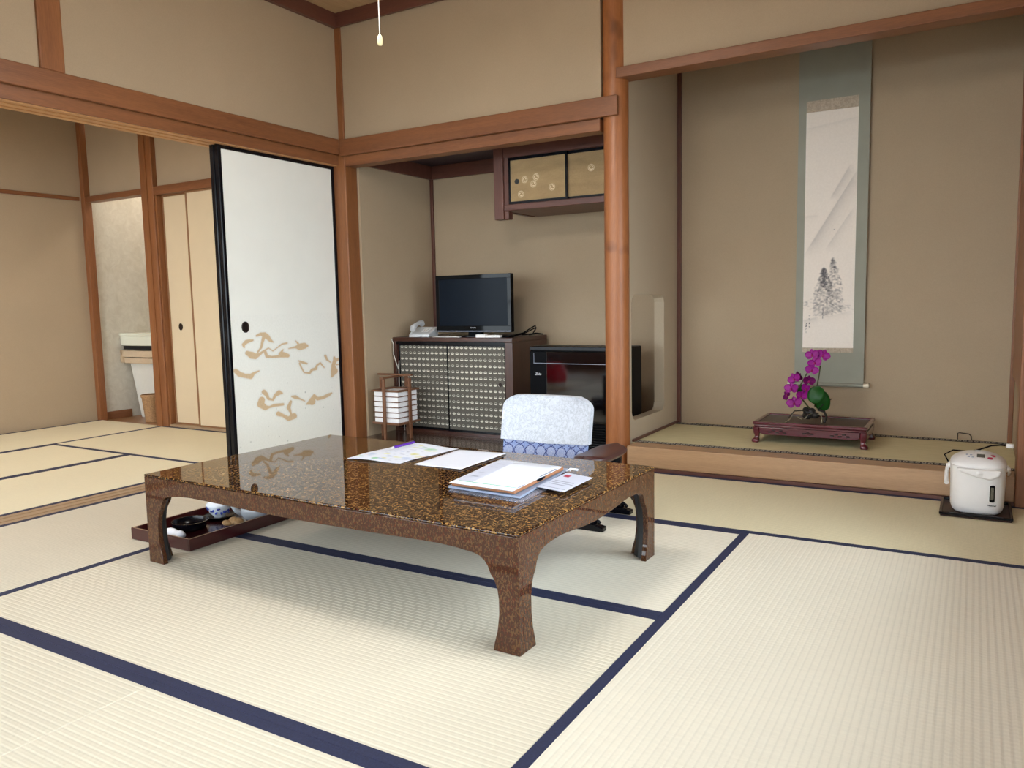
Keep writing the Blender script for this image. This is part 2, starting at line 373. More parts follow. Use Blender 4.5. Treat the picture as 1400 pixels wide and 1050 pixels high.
# ------------------------------------------------------------------ mesh helpers
class MB:
    """collects shapes into one mesh"""
    def __init__(s): s.bm = bmesh.new()
    def box(s, x0, x1, y0, y1, z0, z1, bev=0.0, seg=2):
        t = bmesh.new(); bmesh.ops.create_cube(t, size=1.0)
        for v in t.verts:
            v.co = Vector((x0 if v.co.x < 0 else x1, y0 if v.co.y < 0 else y1, z0 if v.co.z < 0 else z1))
        if bev > 0:
            bev = min(bev, 0.49 * min(abs(x1 - x0), abs(y1 - y0), abs(z1 - z0)))
            bmesh.ops.bevel(t, geom=t.edges[:], offset=bev, segments=seg, affect='EDGES', profile=0.5)
        s._add(t); return s
    def _add(s, t, mat=None):
        if mat: bmesh.ops.transform(t, matrix=mat, verts=t.verts[:])
        me = bpy.data.meshes.new('tmp'); t.to_mesh(me); t.free(); s.bm.from_mesh(me); bpy.data.meshes.remove(me)
    def prism(s, pts, axis, a, b, bev=0.0):
        """outline pts (2d, ccw or cw) extruded along axis from a to b"""
        t = bmesh.new()
        def mk(p, h):
            if axis == 'x': return (h, p[0], p[1])
            if axis == 'y': return (p[0], h, p[1])
            return (p[0], p[1], h)
        va = [t.verts.new(mk(p, a)) for p in pts]; vb = [t.verts.new(mk(p, b)) for p in pts]
        n = len(pts)
        t.faces.new(va); t.faces.new(vb[::-1])
        for i in range(n): t.faces.new((va[i], vb[i], vb[(i + 1) % n], va[(i + 1) % n]))
        bmesh.ops.recalc_face_normals(t, faces=t.faces[:])
        if bev:
            ed = [e for e in t.edges if len(e.link_faces) == 2 and e.calc_face_angle(0) > 0.6]
            bmesh.ops.bevel(t, geom=ed, offset=bev, segments=2, affect='EDGES', profile=0.5)
        s._add(t); return s
    def tube(s, pts, r, n=8, cap=True):
        pts = [Vector(p) for p in pts]; rs = r if isinstance(r, (list, tuple)) else [r] * len(pts)
        t = bmesh.new(); rings = []; up = None
        for i, p in enumerate(pts):
            d = (pts[min(i + 1, len(pts) - 1)] - pts[max(i - 1, 0)]).normalized()
            if up is None:
                up = Vector((0, 0, 1)) if abs(d.z) < 0.9 else Vector((1, 0, 0))
            a = d.cross(up).normalized(); b = a.cross(d).normalized(); up = b
            rings.append([t.verts.new(p + rs[i] * (math.cos(2 * PI * k / n) * a + math.sin(2 * PI * k / n) * b)) for k in range(n)])
        for i in range(len(rings) - 1):
            for k in range(n):
                t.faces.new((rings[i][k], rings[i][(k + 1) % n], rings[i + 1][(k + 1) % n], rings[i + 1][k]))
        if cap:
            t.faces.new(rings[0][::-1]); t.faces.new(rings[-1])
        bmesh.ops.recalc_face_normals(t, faces=t.faces[:])
        s._add(t); return s
    def lathe(s, prof, n=32, c=(0, 0, 0), sx=1.0, sy=1.0, close=True):
        """prof list of (r,z)"""
        t = bmesh.new(); rings = []
        for r, z in prof:
            rings.append([t.verts.new((c[0] + sx * r * math.cos(2 * PI * k / n), c[1] + sy * r * math.sin(2 * PI * k / n), c[2] + z)) for k in range(n)])
        for i in range(len(rings) - 1):
            for k in range(n):
                t.faces.new((rings[i][k], rings[i][(k + 1) % n], rings[i + 1][(k + 1) % n], rings[i + 1][k]))
        if close:
            t.faces.new(rings[0][::-1]); t.faces.new(rings[-1])
        bmesh.ops.recalc_face_normals(t, faces=t.faces[:])
        s._add(t); return s
    def ell(s, c, r, u=14, v=8, mat=None):
        t = bmesh.new(); bmesh.ops.create_uvsphere(t, u_segments=u, v_segments=v, radius=1.0)
        m = Matrix.Translation(c) @ (mat or Matrix.Identity(4)) @ Matrix.Diagonal((r[0], r[1], r[2], 1))
        s._add(t, m); return s
    def loft(s, rings):
        """rings: equal-length lists of points; closed round each ring, capped at both ends"""
        t = bmesh.new(); R = [[t.verts.new(p) for p in r] for r in rings]; n = len(R[0])
        for i in range(len(R) - 1):
            for k in range(n): t.faces.new((R[i][k], R[i][(k + 1) % n], R[i + 1][(k + 1) % n], R[i + 1][k]))
        t.faces.new(R[0][::-1]); t.faces.new(R[-1])
        bmesh.ops.recalc_face_normals(t, faces=t.faces[:])
        s._add(t); return s
    def xf(s, m): bmesh.ops.transform(s.bm, matrix=m, verts=s.bm.verts[:]); return s
    def build(s, name, mat, parent=None, smooth=False, auto=None, label=None, kind=None):
        me = bpy.data.meshes.new(name); s.bm.to_mesh(me); s.bm.free()
        me.materials.append(M[mat] if isinstance(mat, str) else mat)
        if smooth:
            for p in me.polygons: p.use_smooth = True
            if auto:
                me.set_sharp_from_angle(angle=math.radians(auto))
        o = bpy.data.objects.new(name, me); C.objects.link(o)
        if parent: o.parent = parent
        if label: o['label'] = label
        if kind: o['kind'] = kind
        return o

def tag(o, label, cat, group=None, kind=None):
    o['label'] = label; o['category'] = cat
    if group: o['group'] = group
    if kind: o['kind'] = kind
    return o
def thing(name, label, cat, loc=(0, 0, 0), rz=0.0, group=None, kind=None):
    o = bpy.data.objects.new(name, None); C.objects.link(o)
    o.empty_display_size = 0.05
    o.location = loc; o.rotation_euler = (0, 0, rz)
    return tag(o, label, cat, group, kind)
def struct(name, mb, mat, label, cat, **kw):
    o = mb.build(name, mat, **kw); return tag(o, label, cat, kind='structure')
def child(o, mesh_src, name):
    c = bpy.data.objects.new(name, mesh_src.data if hasattr(mesh_src, 'data') else mesh_src); C.objects.link(c); c.parent = o; return c

def text(name, s, size, mat, parent, loc, rot, extrude=0.0004, shear=0.0, bold=0.0):
    cu = bpy.data.curves.new(name, 'FONT'); cu.body = s; cu.size = size; cu.extrude = extrude
    cu.align_x = 'CENTER'; cu.align_y = 'CENTER'; cu.shear = shear; cu.offset = bold
    t = bpy.data.objects.new(name, cu); C.objects.link(t)
    dg = bpy.context.evaluated_depsgraph_get()
    me = bpy.data.meshes.new_from_object(t.evaluated_get(dg)); bpy.data.objects.remove(t)
    me.materials.clear(); me.materials.append(M[mat])
    o = bpy.data.objects.new(name, me); C.objects.link(o); o.parent = parent; o.location = loc; o.rotation_euler = rot
    return o

def grid_print(name, nx, nz, fn_pos, cols, mat, parent=None):
    """grid of (nx+1)x(nz+1) points with a colour for each point; the colour is a flat print"""
    vs = [fn_pos(i / nx, j / nz) for j in range(nz + 1) for i in range(nx + 1)]
    fs = [(j * (nx + 1) + i, j * (nx + 1) + i + 1, (j + 1) * (nx + 1) + i + 1, (j + 1) * (nx + 1) + i) for j in range(nz) for i in range(nx)]
    me = bpy.data.meshes.new(name); me.from_pydata(vs, [], fs)
    a = me.color_attributes.new('print', 'FLOAT_COLOR', 'POINT')
    a.data.foreach_set('color', np.concatenate([cols.reshape(-1, 3), np.ones((cols.size // 3, 1))], 1).astype(np.float32).ravel())
    me.materials.append(M[mat]); o = bpy.data.objects.new(name, me); C.objects.link(o); o.parent = parent
    return o
def linarr(c): return np.array([lin(v) for v in c])

# ================================================================== THE SETTING
XL = -3.546      # left edge of the main room's mats
XR = 0.19        # right wall of the scroll alcove
XM = 0.30        # right wall of the main room
YB = 3.86        # back line of the main room
YA = 4.76        # back wall of both alcoves
HC = 2.715       # ceiling height
Z_ALC = 0.03; Z_TOK = 0.1245
XP = -1.6        # toko side of the wall between the alcoves

fl = struct('floor', MB().box(-6.26, XM, -0.05, YB, -0.09, -0.051), 'threshold', 'tatami floor of straw mats with navy cloth borders', 'floor')
def mat_obj(x0, x1, y0, y1, long, mat='tatami', borders=(1, 1)):
    """a tatami mat: long = 'x' or 'y'; borders on its two long sides (low side, high side)"""
    w = (y1 - y0) if long == 'x' else (x1 - x0); l = (x1 - x0) if long == 'x' else (y1 - y0)
    g = 0.0008; w -= g; l -= g
    o = MB().box(-l / 2, l / 2, -w / 2, w / 2, -0.05, 0, 0.002, 1).build('tatami_mat', mat, fl)
    o.location = ((x0 + x1) / 2, (y0 + y1) / 2, 0); o.rotation_euler = (0, 0, 0 if long == 'x' else PI / 2)
    for k, s in enumerate((-1, 1)):
        if borders[k]:
            MB().box(-l / 2, l / 2, s * w / 2 - (0.03 if s > 0 else 0), s * w / 2 + (0.03 if s < 0 else 0), -0.0015, 0.0012, 0.0006, 1).build('cloth_border', 'navy', o)
    return o
XD = -0.746; XE = -2.652
yA, yB_, yC = 1.119, 2.060, 2.975
mat_obj(XE, XD, yA, yB_, 'x', 'tatami')
mat_obj(XE, XD, yB_, yC, 'x', 'tatami_b')
mat_obj(XD, XM - 0.02, yA, yC, 'y', 'tatami_b', (0, 1))
mat_obj(XL, XE, yA, yC, 'y', 'tatami')
mat_obj(XL, -1.70, yC, YB - 0.012, 'x', 'tatami_green')
mat_obj(-1.70, XM - 0.02, yC, YB - 0.012, 'x', 'tatami_green')
mat_obj(XL, -1.683, 0.21, yA, 'x', 'tatami')
mat_obj(-1.683, XM - 0.02, 0.21, yA, 'x', 'tatami')
# next room
X2 = -3.70
mat_obj(-5.40, X2, 2.93, 3.80, 'x', 'tatami_next')
mat_obj(-6.235, -5.40, 1.98, 3.80, 'y', 'tatami_next')
mat_obj(-6.235, -5.40, 0.21, 1.98, 'y', 'tatami_next')
mat_obj(-5.40, -4.55, 1.10, 2.93, 'y', 'tatami_next')
mat_obj(-4.55, X2, 1.10, 2.93, 'y', 'tatami_next')
mat_obj(-5.40, X2, 0.21, 1.10, 'x', 'tatami_next')

# threshold between the two rooms (two grooves)
t = MB()
for a, b, h in ((X2, X2 + 0.035, 0.0), (X2 + 0.035, X2 + 0.053, -0.004), (X2 + 0.053, X2 + 0.097, 0.0), (X2 + 0.097, X2 + 0.115, -0.004), (X2 + 0.115, XL, 0.0)):
    t.box(a, b, 0.21, YB, -0.05, h)
struct('trim_1', t, 'threshold', 'grooved wooden threshold between the two tatami rooms', 'threshold')

# ---- walls over the left opening
Z_KB = 1.792; Z_NB = 1.856; Z_NT = 1.952
XW = -3.533      # plaster face of the left wall
struct('wall_left', MB().box(XW - 0.07, XW, 0.1, YB, Z_NT - 0.05, HC), 'plaster', 'beige earthen plaster wall above the opening to the next room', 'wall')
struct('trim_2', MB().box(XW, -3.512, 0.1, 3.838, Z_NB, Z_NT, 0.004), 'wood_y', 'long reddish wooden beam over the opening to the next room', 'beam')
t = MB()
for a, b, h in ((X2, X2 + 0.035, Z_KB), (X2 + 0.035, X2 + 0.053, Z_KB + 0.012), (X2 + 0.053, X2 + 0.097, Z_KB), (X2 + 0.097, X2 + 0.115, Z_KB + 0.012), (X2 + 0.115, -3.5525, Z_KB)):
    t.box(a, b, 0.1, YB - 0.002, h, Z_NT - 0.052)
struct('trim_31', MB().box(-3.552, -3.54, 0.1, YB - 0.002, Z_KB + 0.004, Z_NT - 0.052, 0.002), 'wood_y', 'reddish face board of the door track under the long beam', 'face board')
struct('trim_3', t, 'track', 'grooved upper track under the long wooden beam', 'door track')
struct('trim_4', MB().box(XW + 0.0005, -3.515, 1.997, 2.103, Z_NT + 0.0005, HC - 0.005, 0.004), 'wood_z', 'short wooden strut on the plaster above the long beam', 'strut')
struct('wall_next_upper', MB().box(X2 + 0.002, X2 + 0.06, 0.1, YB, Z_NT - 0.05, 2.5), 'plaster', 'back of the plaster wall above the opening, on the next room side', 'wall')

# ---- corner post and back wall
struct('trim_5', MB().box(-3.592, -3.489, YB, 3.972, -0.05, HC, 0.006), 'wood_z', 'square wooden corner post between white sliding door and television alcove', 'post')
struct('wall_back', MB().box(-3.4885, -1.719, 3.872, 3.955, Z_NT - 0.05, HC), 'plaster', 'beige plaster wall above the television alcove beam', 'wall')
struct('trim_6', MB().box(-3.511, -1.612, 3.836, 3.8575, Z_NB - 0.009, Z_NT - 0.004, 0.004).box(-3.4885, -1.722, 3.8575, 3.8715, Z_NB - 0.009, Z_NT - 0.004), 'wood_x', 'reddish wooden beam across the top of the television alcove', 'beam')
struct('trim_7', MB().box(-3.4885, -1.7215, 3.862, 3.955, Z_KB - 0.008, Z_NB - 0.0095, 0.003), 'wood_x', 'wooden lintel board under the television alcove beam', 'lintel')

# toko post: slightly irregular polished log
t = MB(); rings = []
for k, z in enumerate([-0.05, 0.1, 0.4, 0.8, 1.2, 1.6, 1.84, 2.1, HC]):
    r = 0.0655 + 0.0012 * math.sin(k * 2.1)
    rings.append([(-1.655 + r * math.cos(a) + 0.0008 * math.sin(3 * a + k), 3.922 + r * math.sin(a), z) for a in [2 * PI * i / 28 for i in range(28)]])
t.loft(rings)
struct('trim_8', t, 'log', 'round polished log post between television alcove and scroll alcove', 'post', smooth=True, auto=50)

# ---- toko lintel and upper wall
struct('wall_back_upper', MB().box(-1.625, XM, 3.89, 3.96, 2.088, HC), 'plaster', 'beige plaster wall above the scroll alcove lintel', 'wall')
struct('trim_9', MB().box(-1.628, XM, 3.856, 3.966, 2.034, 2.087, 0.004), 'wood_x', 'pinkish wooden lintel over the scroll alcove', 'lintel')
struct('ceiling_scroll_alcove', MB().box(XP, XR, 3.967, YA, 2.6, 2.63), 'ceil', 'board ceiling of the scroll alcove', 'ceiling')

# ---- alcove walls
struct('wall_alcove_back', MB().box(-3.55, XR + 0.06, YA, YA + 0.06, -0.05, 2.63), 'plaster', 'beige earthen back wall of both alcoves', 'wall')
struct('wall_alcove_left', MB().box(-3.55, -3.475, 3.973, YA - 0.001, -0.05, 2.2), 'plaster', 'left plaster wall of the television alcove', 'wall')
struct('trim_10', MB().box(-3.4745, -3.452, YA - 0.02, YA - 0.0005, Z_ALC, 1.82, 0.003), 'wood_dark_z', 'thin wooden strip in the corner behind the television', 'corner strip')
struct('floor_alcove', MB().box(-3.4745, XP - 0.065, YB - 0.02, YA - 0.0005, -0.05, Z_ALC, 0.004), 'board', 'glossy dark floor board of the television alcove', 'floor')
struct('ceiling_alcove', MB().box(-3.4745, XP - 0.065, 3.956, YA - 0.0005, 1.90, 1.93), 'alc_ceil', 'dark board ceiling of the television alcove', 'ceiling')
t = MB().box(-3.4745, -3.45, 3.957, YA - 0.0005, 1.805, 1.899, 0.003).box(-3.45, XP - 0.065, YA - 0.025, YA - 0.0005, 1.805, 1.899, 0.003)
struct('trim_11', t, 'wood_dark_x', 'dark cornice around the television alcove ceiling', 'cornice')

# wall between the alcoves with a notched window
wy0, wy1, wz0, wz1 = 3.985, 4.505, 0.238, 0.930
c = 0.045
def notched(y0, y1, z0, z1, c):
    k = c * 0.45
    return [(y0 + c, z0), (y1 - c, z0), (y1 - k, z0 + k * 0.6), (y1, z0 + c), (y1, z1 - c), (y1 - k * 0.6, z1 - k), (y1 - c, z1),
            (y0 + c, z1), (y0 + k * 0.6, z1 - k), (y0, z1 - c), (y0, z0 + c), (y0 + k, z0 + k * 0.6)]
hole = notched(wy0, wy1, wz0, wz1, c)
outer = [(3.925, -0.02), (YA - 0.001, -0.02), (YA - 0.001, 2.6), (3.925, 2.6)]
bm = bmesh.new()
for xx in (XP - 0.062, XP):
    vo = [bm.verts.new((xx, p[0], p[1])) for p in outer]; vh = [bm.verts.new((xx, p[0], p[1])) for p in hole]
    e = []
    for ring in (vo, vh):
        for i in range(len(ring)): e.append(bm.edges.new((ring[i], ring[(i + 1) % len(ring)])))
    bmesh.ops.triangle_fill(bm, edges=e, use_beauty=True)
bm.verts.ensure_lookup_table()
n = len(outer) + len(hole)
for ring0, ln in ((0, 4), (4, len(hole))):
    for i in range(ln):
        a, b = ring0 + i, ring0 + (i + 1) % ln
        bm.faces.new((bm.verts[a], bm.verts[b], bm.verts[n + b], bm.verts[n + a]))
bmesh.ops.recalc_face_normals(bm, faces=bm.faces[:])
t = MB(); t.bm = bm
struct('wall_alcove_divider', t, 'plaster_light', 'pale plaster wall with a notched opening between the alcoves', 'wall')

struct('wall_alcove_right', MB().box(XR, XM + 0.06, 3.967, YA, -0.05, 2.63), 'plaster', 'right plaster wall of the scroll alcove', 'wall')
struct('wall_right', MB().box(XM, XM + 0.06, 0.0, 3.9665, 1.83, HC).box(XM, XM + 0.06, 3.251, 3.9665, -0.05, 1.83).box(XM, XM + 0.06, 0.0, 0.249, -0.05, 1.83), 'plaster', 'plaster wall on the right of the room around the glazed doors', 'wall')
struct('trim_12', MB().box(XR - 0.022, XR - 0.0005, YA - 0.022, YA - 0.0005, Z_TOK, 2.59, 0.003), 'wood_z', 'wooden strip in the right corner of the scroll alcove', 'corner strip')
struct('trim_13', MB().box(XP + 0.0005, XP + 0.024, YA - 0.022, YA - 0.0005, Z_TOK, 2.59, 0.003), 'wood_dark_z', 'wooden strip in the left corner of the scroll alcove', 'corner strip')
struct('trim_14', MB().box(XP + 0.0005, XP + 0.014, 3.985, YA - 0.023, Z_TOK + 0.0005, Z_TOK + 0.014, 0.002), 'wood_dark_y', 'thin wooden strip along the foot of the notched wall', 'skirting')
struct('trim_15', MB().box(XR - 0.017, XM - 0.0005, 3.84, 3.966, -0.02, 2.033, 0.004), 'wood_z', 'right wooden post of the scroll alcove beside the hot water pot', 'post')
struct('trim_16', MB().box(XR - 0.012, XR - 0.0005, 3.97, YA - 0.024, 0.47, 2.03, 0.003), 'wood_z', 'wooden side panel on the right wall of the scroll alcove', 'panel')
struct('trim_17', MB().box(XM - 0.0195, XM + 0.0595, 0.251, 3.249, -0.05, 0.008, 0.002), 'wood_y', 'wooden strip along the foot of the right wall', 'skirting')

# toko floor
struct('trim_18', MB().box(-1.579, XR - 0.018, YB - 0.002, 3.985, 0.016, 0.126, 0.005), 'kamachi', 'pale brown wooden front step of the scroll alcove', 'alcove step')
struct('trim_19', MB().box(-1.579, XR - 0.018, YB - 0.010, 3.97, -0.05, 0.0155, 0.002), 'wood_dark_x', 'thin dark rail at the foot of the scroll alcove step', 'rail')
fk = struct('floor_scroll_alcove', MB().box(XP + 0.001, XR - 0.001, 3.986, YA - 0.001, 0.0, Z_TOK), 'toko_mat', 'fine straw mat floor of the scroll alcove', 'floor')
for a, b in ((3.986, 4.036), (YA - 0.083, YA - 0.023)):
    o = MB().box(-0.875, 0.885, -(b - a) / 2, (b - a) / 2, 0, 0.002).build('patterned_border', 'mon_heri', fk); o.location = (-0.71, (a + b) / 2, Z_TOK)

# ---- ceiling with boards and cornice
ce = struct('ceiling', MB().box(XW, XM, -0.05, 3.885, HC + 0.02, HC + 0.05), 'ceil', 'pale cedar board ceiling', 'ceiling')
bw = 0.44
for i in range(9):
    x0 = XW + 0.001 + i * bw; x1 = min(x0 + bw - 0.003, XM - 0.001)
    if x1 - x0 < 0.03: break
    MB().box(x0, x1, -0.04, 3.884, HC + 0.002 + 0.002 * (i % 2), HC + 0.0199).build('ceiling_board', 'ceil', ce)
for i in range(8):
    y = 3.43 - i * 0.455
    MB().box(XW + 0.04, XM - 0.001, y - 0.014, y + 0.014, HC - 0.026, HC + 0.0015, 0.003).build('batten', 'wood_x', ce)
t = MB().box(XW + 0.0005, -3.497, 0.1, 3.859, 2.632, HC + 0.0015, 0.004)
struct('trim_20', t, 'wood_dark_y', 'dark ceiling cornice on the wall above the next room', 'cornice')
struct('trim_21', MB().box(-3.4965, XM, 3.836, 3.8595, 2.632, HC + 0.0015, 0.004), 'wood_dark_x', 'dark ceiling cornice on the wall above the alcoves', 'cornice')

# ---- next room
XN = -6.26; YN = 3.80; HN = 2.49
struct('wall_next_left', MB().box(XN - 0.06, XN, -0.05, 3.855, -0.05, HN), 'plaster', 'plain beige plaster side wall of the next room', 'wall')
struct('wall_next_back', MB().box(-6.2, X2, YN + 0.03, YN + 0.07, 1.82, HN), 'plaster', 'plaster wall above the closet doors of the next room', 'wall')
struct('ceiling_next', MB().box(XN, X2 + 0.06, -0.05, YN + 0.07, HN, HN + 0.03), 'ceil', 'board ceiling of the next room', 'ceiling')
struct('trim_22', MB().box(XN + 0.0005, XN + 0.02, 0.1, YN - 0.03, 2.435, HN - 0.001, 0.003), 'wood_dark_y', 'dark cornice on the side wall of the next room', 'cornice')
struct('trim_23', MB().box(XN + 0.0005, XN + 0.016, 0.1, YN - 0.03, 1.785, 1.815, 0.003), 'wood_y', 'thin wooden rail along the side wall of the next room', 'rail')
struct('trim_24', MB().box(-6.259, -6.212, YN - 0.012, YN + 0.05, -0.02, HN - 0.001, 0.004), 'wood_z', 'slim wooden corner post beside the washroom opening', 'post')
struct('trim_25', MB().box(-5.482, -5.335, YN - 0.01, YN + 0.1, -0.02, HN - 0.001, 0.005).box(-5.41, -5.4, YN - 0.016, YN - 0.009, -0.01, HN - 0.01), 'wood_z', 'thick wooden post between washroom opening and closet doors', 'post')
struct('trim_26', MB().box(-6.211, -5.483, YN - 0.005, YN + 0.08, 1.775, 1.819, 0.003), 'wood_x', 'wooden lintel over the washroom opening', 'lintel')
struct('trim_27', MB().box(-5.334, X2, YN - 0.01, YN + 0.08, 1.757, 1.819, 0.003), 'wood_x', 'wooden lintel over the closet doors', 'lintel')
struct('trim_28', MB().box(-5.334, X2, YN + 0.001, YN + 0.08, -0.05, 0.018, 0.003), 'threshold', 'wooden sill under the closet doors', 'sill')
struct('trim_29', MB().box(-5.334, -5.318, YN + 0.002, YN + 0.08, 0.019, 1.756), 'wood_z', 'wooden jamb beside the closet doors', 'jamb')

def closet_door(name, x0, x1, y, label, handle):
    d = thing(name, label, 'closet door', (x0, y, 0.019), kind='structure')
    w = x1 - x0; h = 1.737
    MB().box(0.008, w - 0.008, 0.003, 0.018, 0.012, h - 0.012).build('paper_panel', 'closet_paper', d)
    for a, b in ((0, 0.018), (w - 0.018, w)): MB().box(a, b, 0, 0.02, 0, h, 0.002).build('frame_stile', 'closet_frame', d)
    for a, b in ((0, 0.012), (h - 0.012, h)): MB().box(0.0185, w - 0.0185, 0, 0.02, a, b).build('frame_rail', 'closet_frame', d)
    if handle:
        hd = MB().lathe([(0.0, 0.0), (0.027, 0.0), (0.027, 0.004), (0.022, 0.004), (0.020, 0.0015), (0.0, 0.001)], 24, sx=0.78).xf(Matrix.Rotation(PI / 2, 4, 'X')).build('finger_pull', 'dark_metal', d, True, 40)
        hd.location = (handle - x0, 0.0025, 0.769 - 0.019)
closet_door('door_1', -5.317, -4.60, YN + 0.045, 'cream paper closet door with a dark oval pull next to the thick post', -5.188)
closet_door('door_2', -5.005, -3.72, YN + 0.012, 'cream paper closet door in the front track, without visible pull', None)

# washroom
struct('floor_washroom', MB().box(-6.27, -5.0, 3.806, 4.9, -0.06, -0.012), 'veranda', 'brown wooden washroom floor', 'floor')
struct('wall_washroom_left', MB().box(-6.33, -6.265, 3.857, 4.9, -0.06, 2.3), 'wallpaper', 'embossed grey wallpaper beside the washbasin', 'wall')
struct('wall_washroom_back', MB().box(-6.264, -5.0, 4.84, 4.9, -0.01, 2.3), 'wallpaper', 'wallpapered back wall of the washroom', 'wall')
struct('wall_washroom_right', MB().box(-5.33, -5.27, 3.905, 4.835, -0.01, 2.3), 'wallpaper', 'wallpapered partition behind the closet', 'wall')
struct('ceiling_washroom', MB().box(-6.33, -5.0, 3.875, 4.9, 2.301, 2.33), 'ceil', 'ceiling of the washroom', 'ceiling')
struct('baseboard_washroom', MB().box(-6.2645, -6.25, 3.857, 4.10, -0.0115, 0.055, 0.002), 'wood_y', 'brown wooden baseboard under the grey wallpaper', 'baseboard')

w = thing('washbasin', 'cream ceramic washbasin with a tapered cabinet on the washroom wall', 'washbasin', (-6.0, 4.03, -0.0115))
t = MB().box(-0.258, 0.42, 0.004, 0.5, 0.615, 0.70, 0.012).box(-0.262, 0.43, 0, 0.51, 0.695, 0.722, 0.008)
t.build('basin', 'basin', w)
MB().box(-0.25, 0.42, 0.03, 0.49, 0.585, 0.614).build('shaded_gap', 'black_matte', w)  # black block stands in for the shade in the gap under the basin
MB().box(-0.256, 0.42, 0.0, 0.03, 0.52, 0.575, 0.006).box(-0.262, -0.235, 0.0, 0.12, 0.47, 0.577, 0.004).build('towel_rail', 'rail_beige', w)
MB().box(-0.24, 0.42, 0.02, 0.06, 0.465, 0.512, 0.004).build('shelf_lip', 'rail_beige', w)
MB().prism([(-0.235, 0.464), (0.42, 0.464), (0.30, 0.0), (-0.125, 0.0)], 'y', 0.07, 0.48, 0.006).build('cabinet', 'basin_panel', w)
MB().tube([(0.02, 0.32, 0.722), (0.02, 0.32, 0.80), (0.02, 0.26, 0.83), (0.02, 0.19, 0.81)], 0.014, 12).build('faucet', 'steel', w, True)
b = thing('waste_basket', 'small brown wicker basket on the floor beside the washbasin', 'basket', (-5.80, 3.98, -0.0115))
MB().lathe([(0.055, 0.0), (0.075, 0.21), (0.078, 0.215), (0.068, 0.215), (0.05, 0.01)], 24).build('body', 'wicker', b, True, 50)
MB().lathe([(0.0775, 0.20), (0.082, 0.208), (0.082, 0.222), (0.074, 0.226), (0.068, 0.22)], 24, close=False).build('rim', 'wicker', b, True)

# ---- sliding doors (fusuma) between the rooms
def to_px(X, Y, Z):
    d = np.stack([X - CAM[0], Y - CAM[1], Z - CAM[2]], 0); q = np.tensordot(RM, d, 1)
    return 700 + F_PX * q[0] / q[2], 525 + F_PX * q[1] / q[2]
def strokes_mask(Y, Z, strokes, grow=0.0):
    """cloud shapes were traced on the flat door, so they are compared in the traced units"""
    m = np.zeros(Y.shape)
    for st in strokes:
        for (a, b, ra), (c_, d, rb) in zip(st[:-1], st[1:]):
            dx, dz = c_ - a, d - b; L2 = dx * dx + dz * dz + 1e-12
            tt = np.clip(((Y - a) * dx + (Z - b) * dz) / L2, 0, 1)
            dist = np.hypot(Y - (a + tt * dx), Z - (b + tt * dz)); r = ra + tt * (rb - ra) + grow
            m = np.maximum(m, np.clip((r - dist) / 5.0 + 0.5, 0, 1))
    return m
CL = [[(85,205,15),(110,180,18),(140,170,14),(170,165,8)], [(85,205,15),(92,228,8)],
 [(205,125,10),(240,110,15),(275,115,22),(300,135,22),(325,165,16),(352,181,6)], [(270,130,18),(255,180,12),(245,230,10),(215,270,8)],
 [(120,280,20),(160,300,32),(190,310,26),(230,290,14),(270,260,8),(310,235,5),(350,262,5),(385,235,5),(430,200,7),(475,190,8)],
 [(280,270,14),(295,310,14),(340,315,10),(400,310,12),(440,295,26),(482,303,18)], [(440,250,6),(415,290,16)],
 [(490,240,4),(550,228,10),(590,225,30),(630,215,28),(655,215,14)], [(555,170,4),(575,195,10)],
 [(15,440,20),(50,470,24),(100,485,20),(150,490,24),(180,460,12),(225,440,6)],
 [(580,350,6),(620,365,12),(655,375,8)], [(590,370,8),(600,400,8),(630,455,6),(680,460,10),(700,430,12),(735,420,14),(745,390,9),(775,370,9),(810,410,5)],
 [(820,305,12),(835,340,9),(870,365,5)], [(900,320,10),(905,350,18),(890,390,16),(900,440,32),(880,490,10)], [(905,350,14),(960,325,12),(990,300,16)], [(915,385,6),(955,380,6)],
 [(270,630,22),(290,650,18),(310,690,12),(350,700,10),(370,660,14),(405,635,22),(430,640,10)],
 [(250,700,28),(240,740,32),(280,770,24),(320,765,10),(360,750,14),(440,740,12)],
 [(510,715,12),(490,770,18),(510,815,9),(520,850,14)], [(400,825,22),(440,840,14),(490,870,20),(540,845,26)],
 [(520,670,8),(550,675,18),(590,690,8),(635,710,5)], [(650,740,5),(700,715,32),(720,660,12),(750,690,16),(800,680,14),(850,655,15),(875,640,8)]]
XF = -3.587      # face of the front sliding door
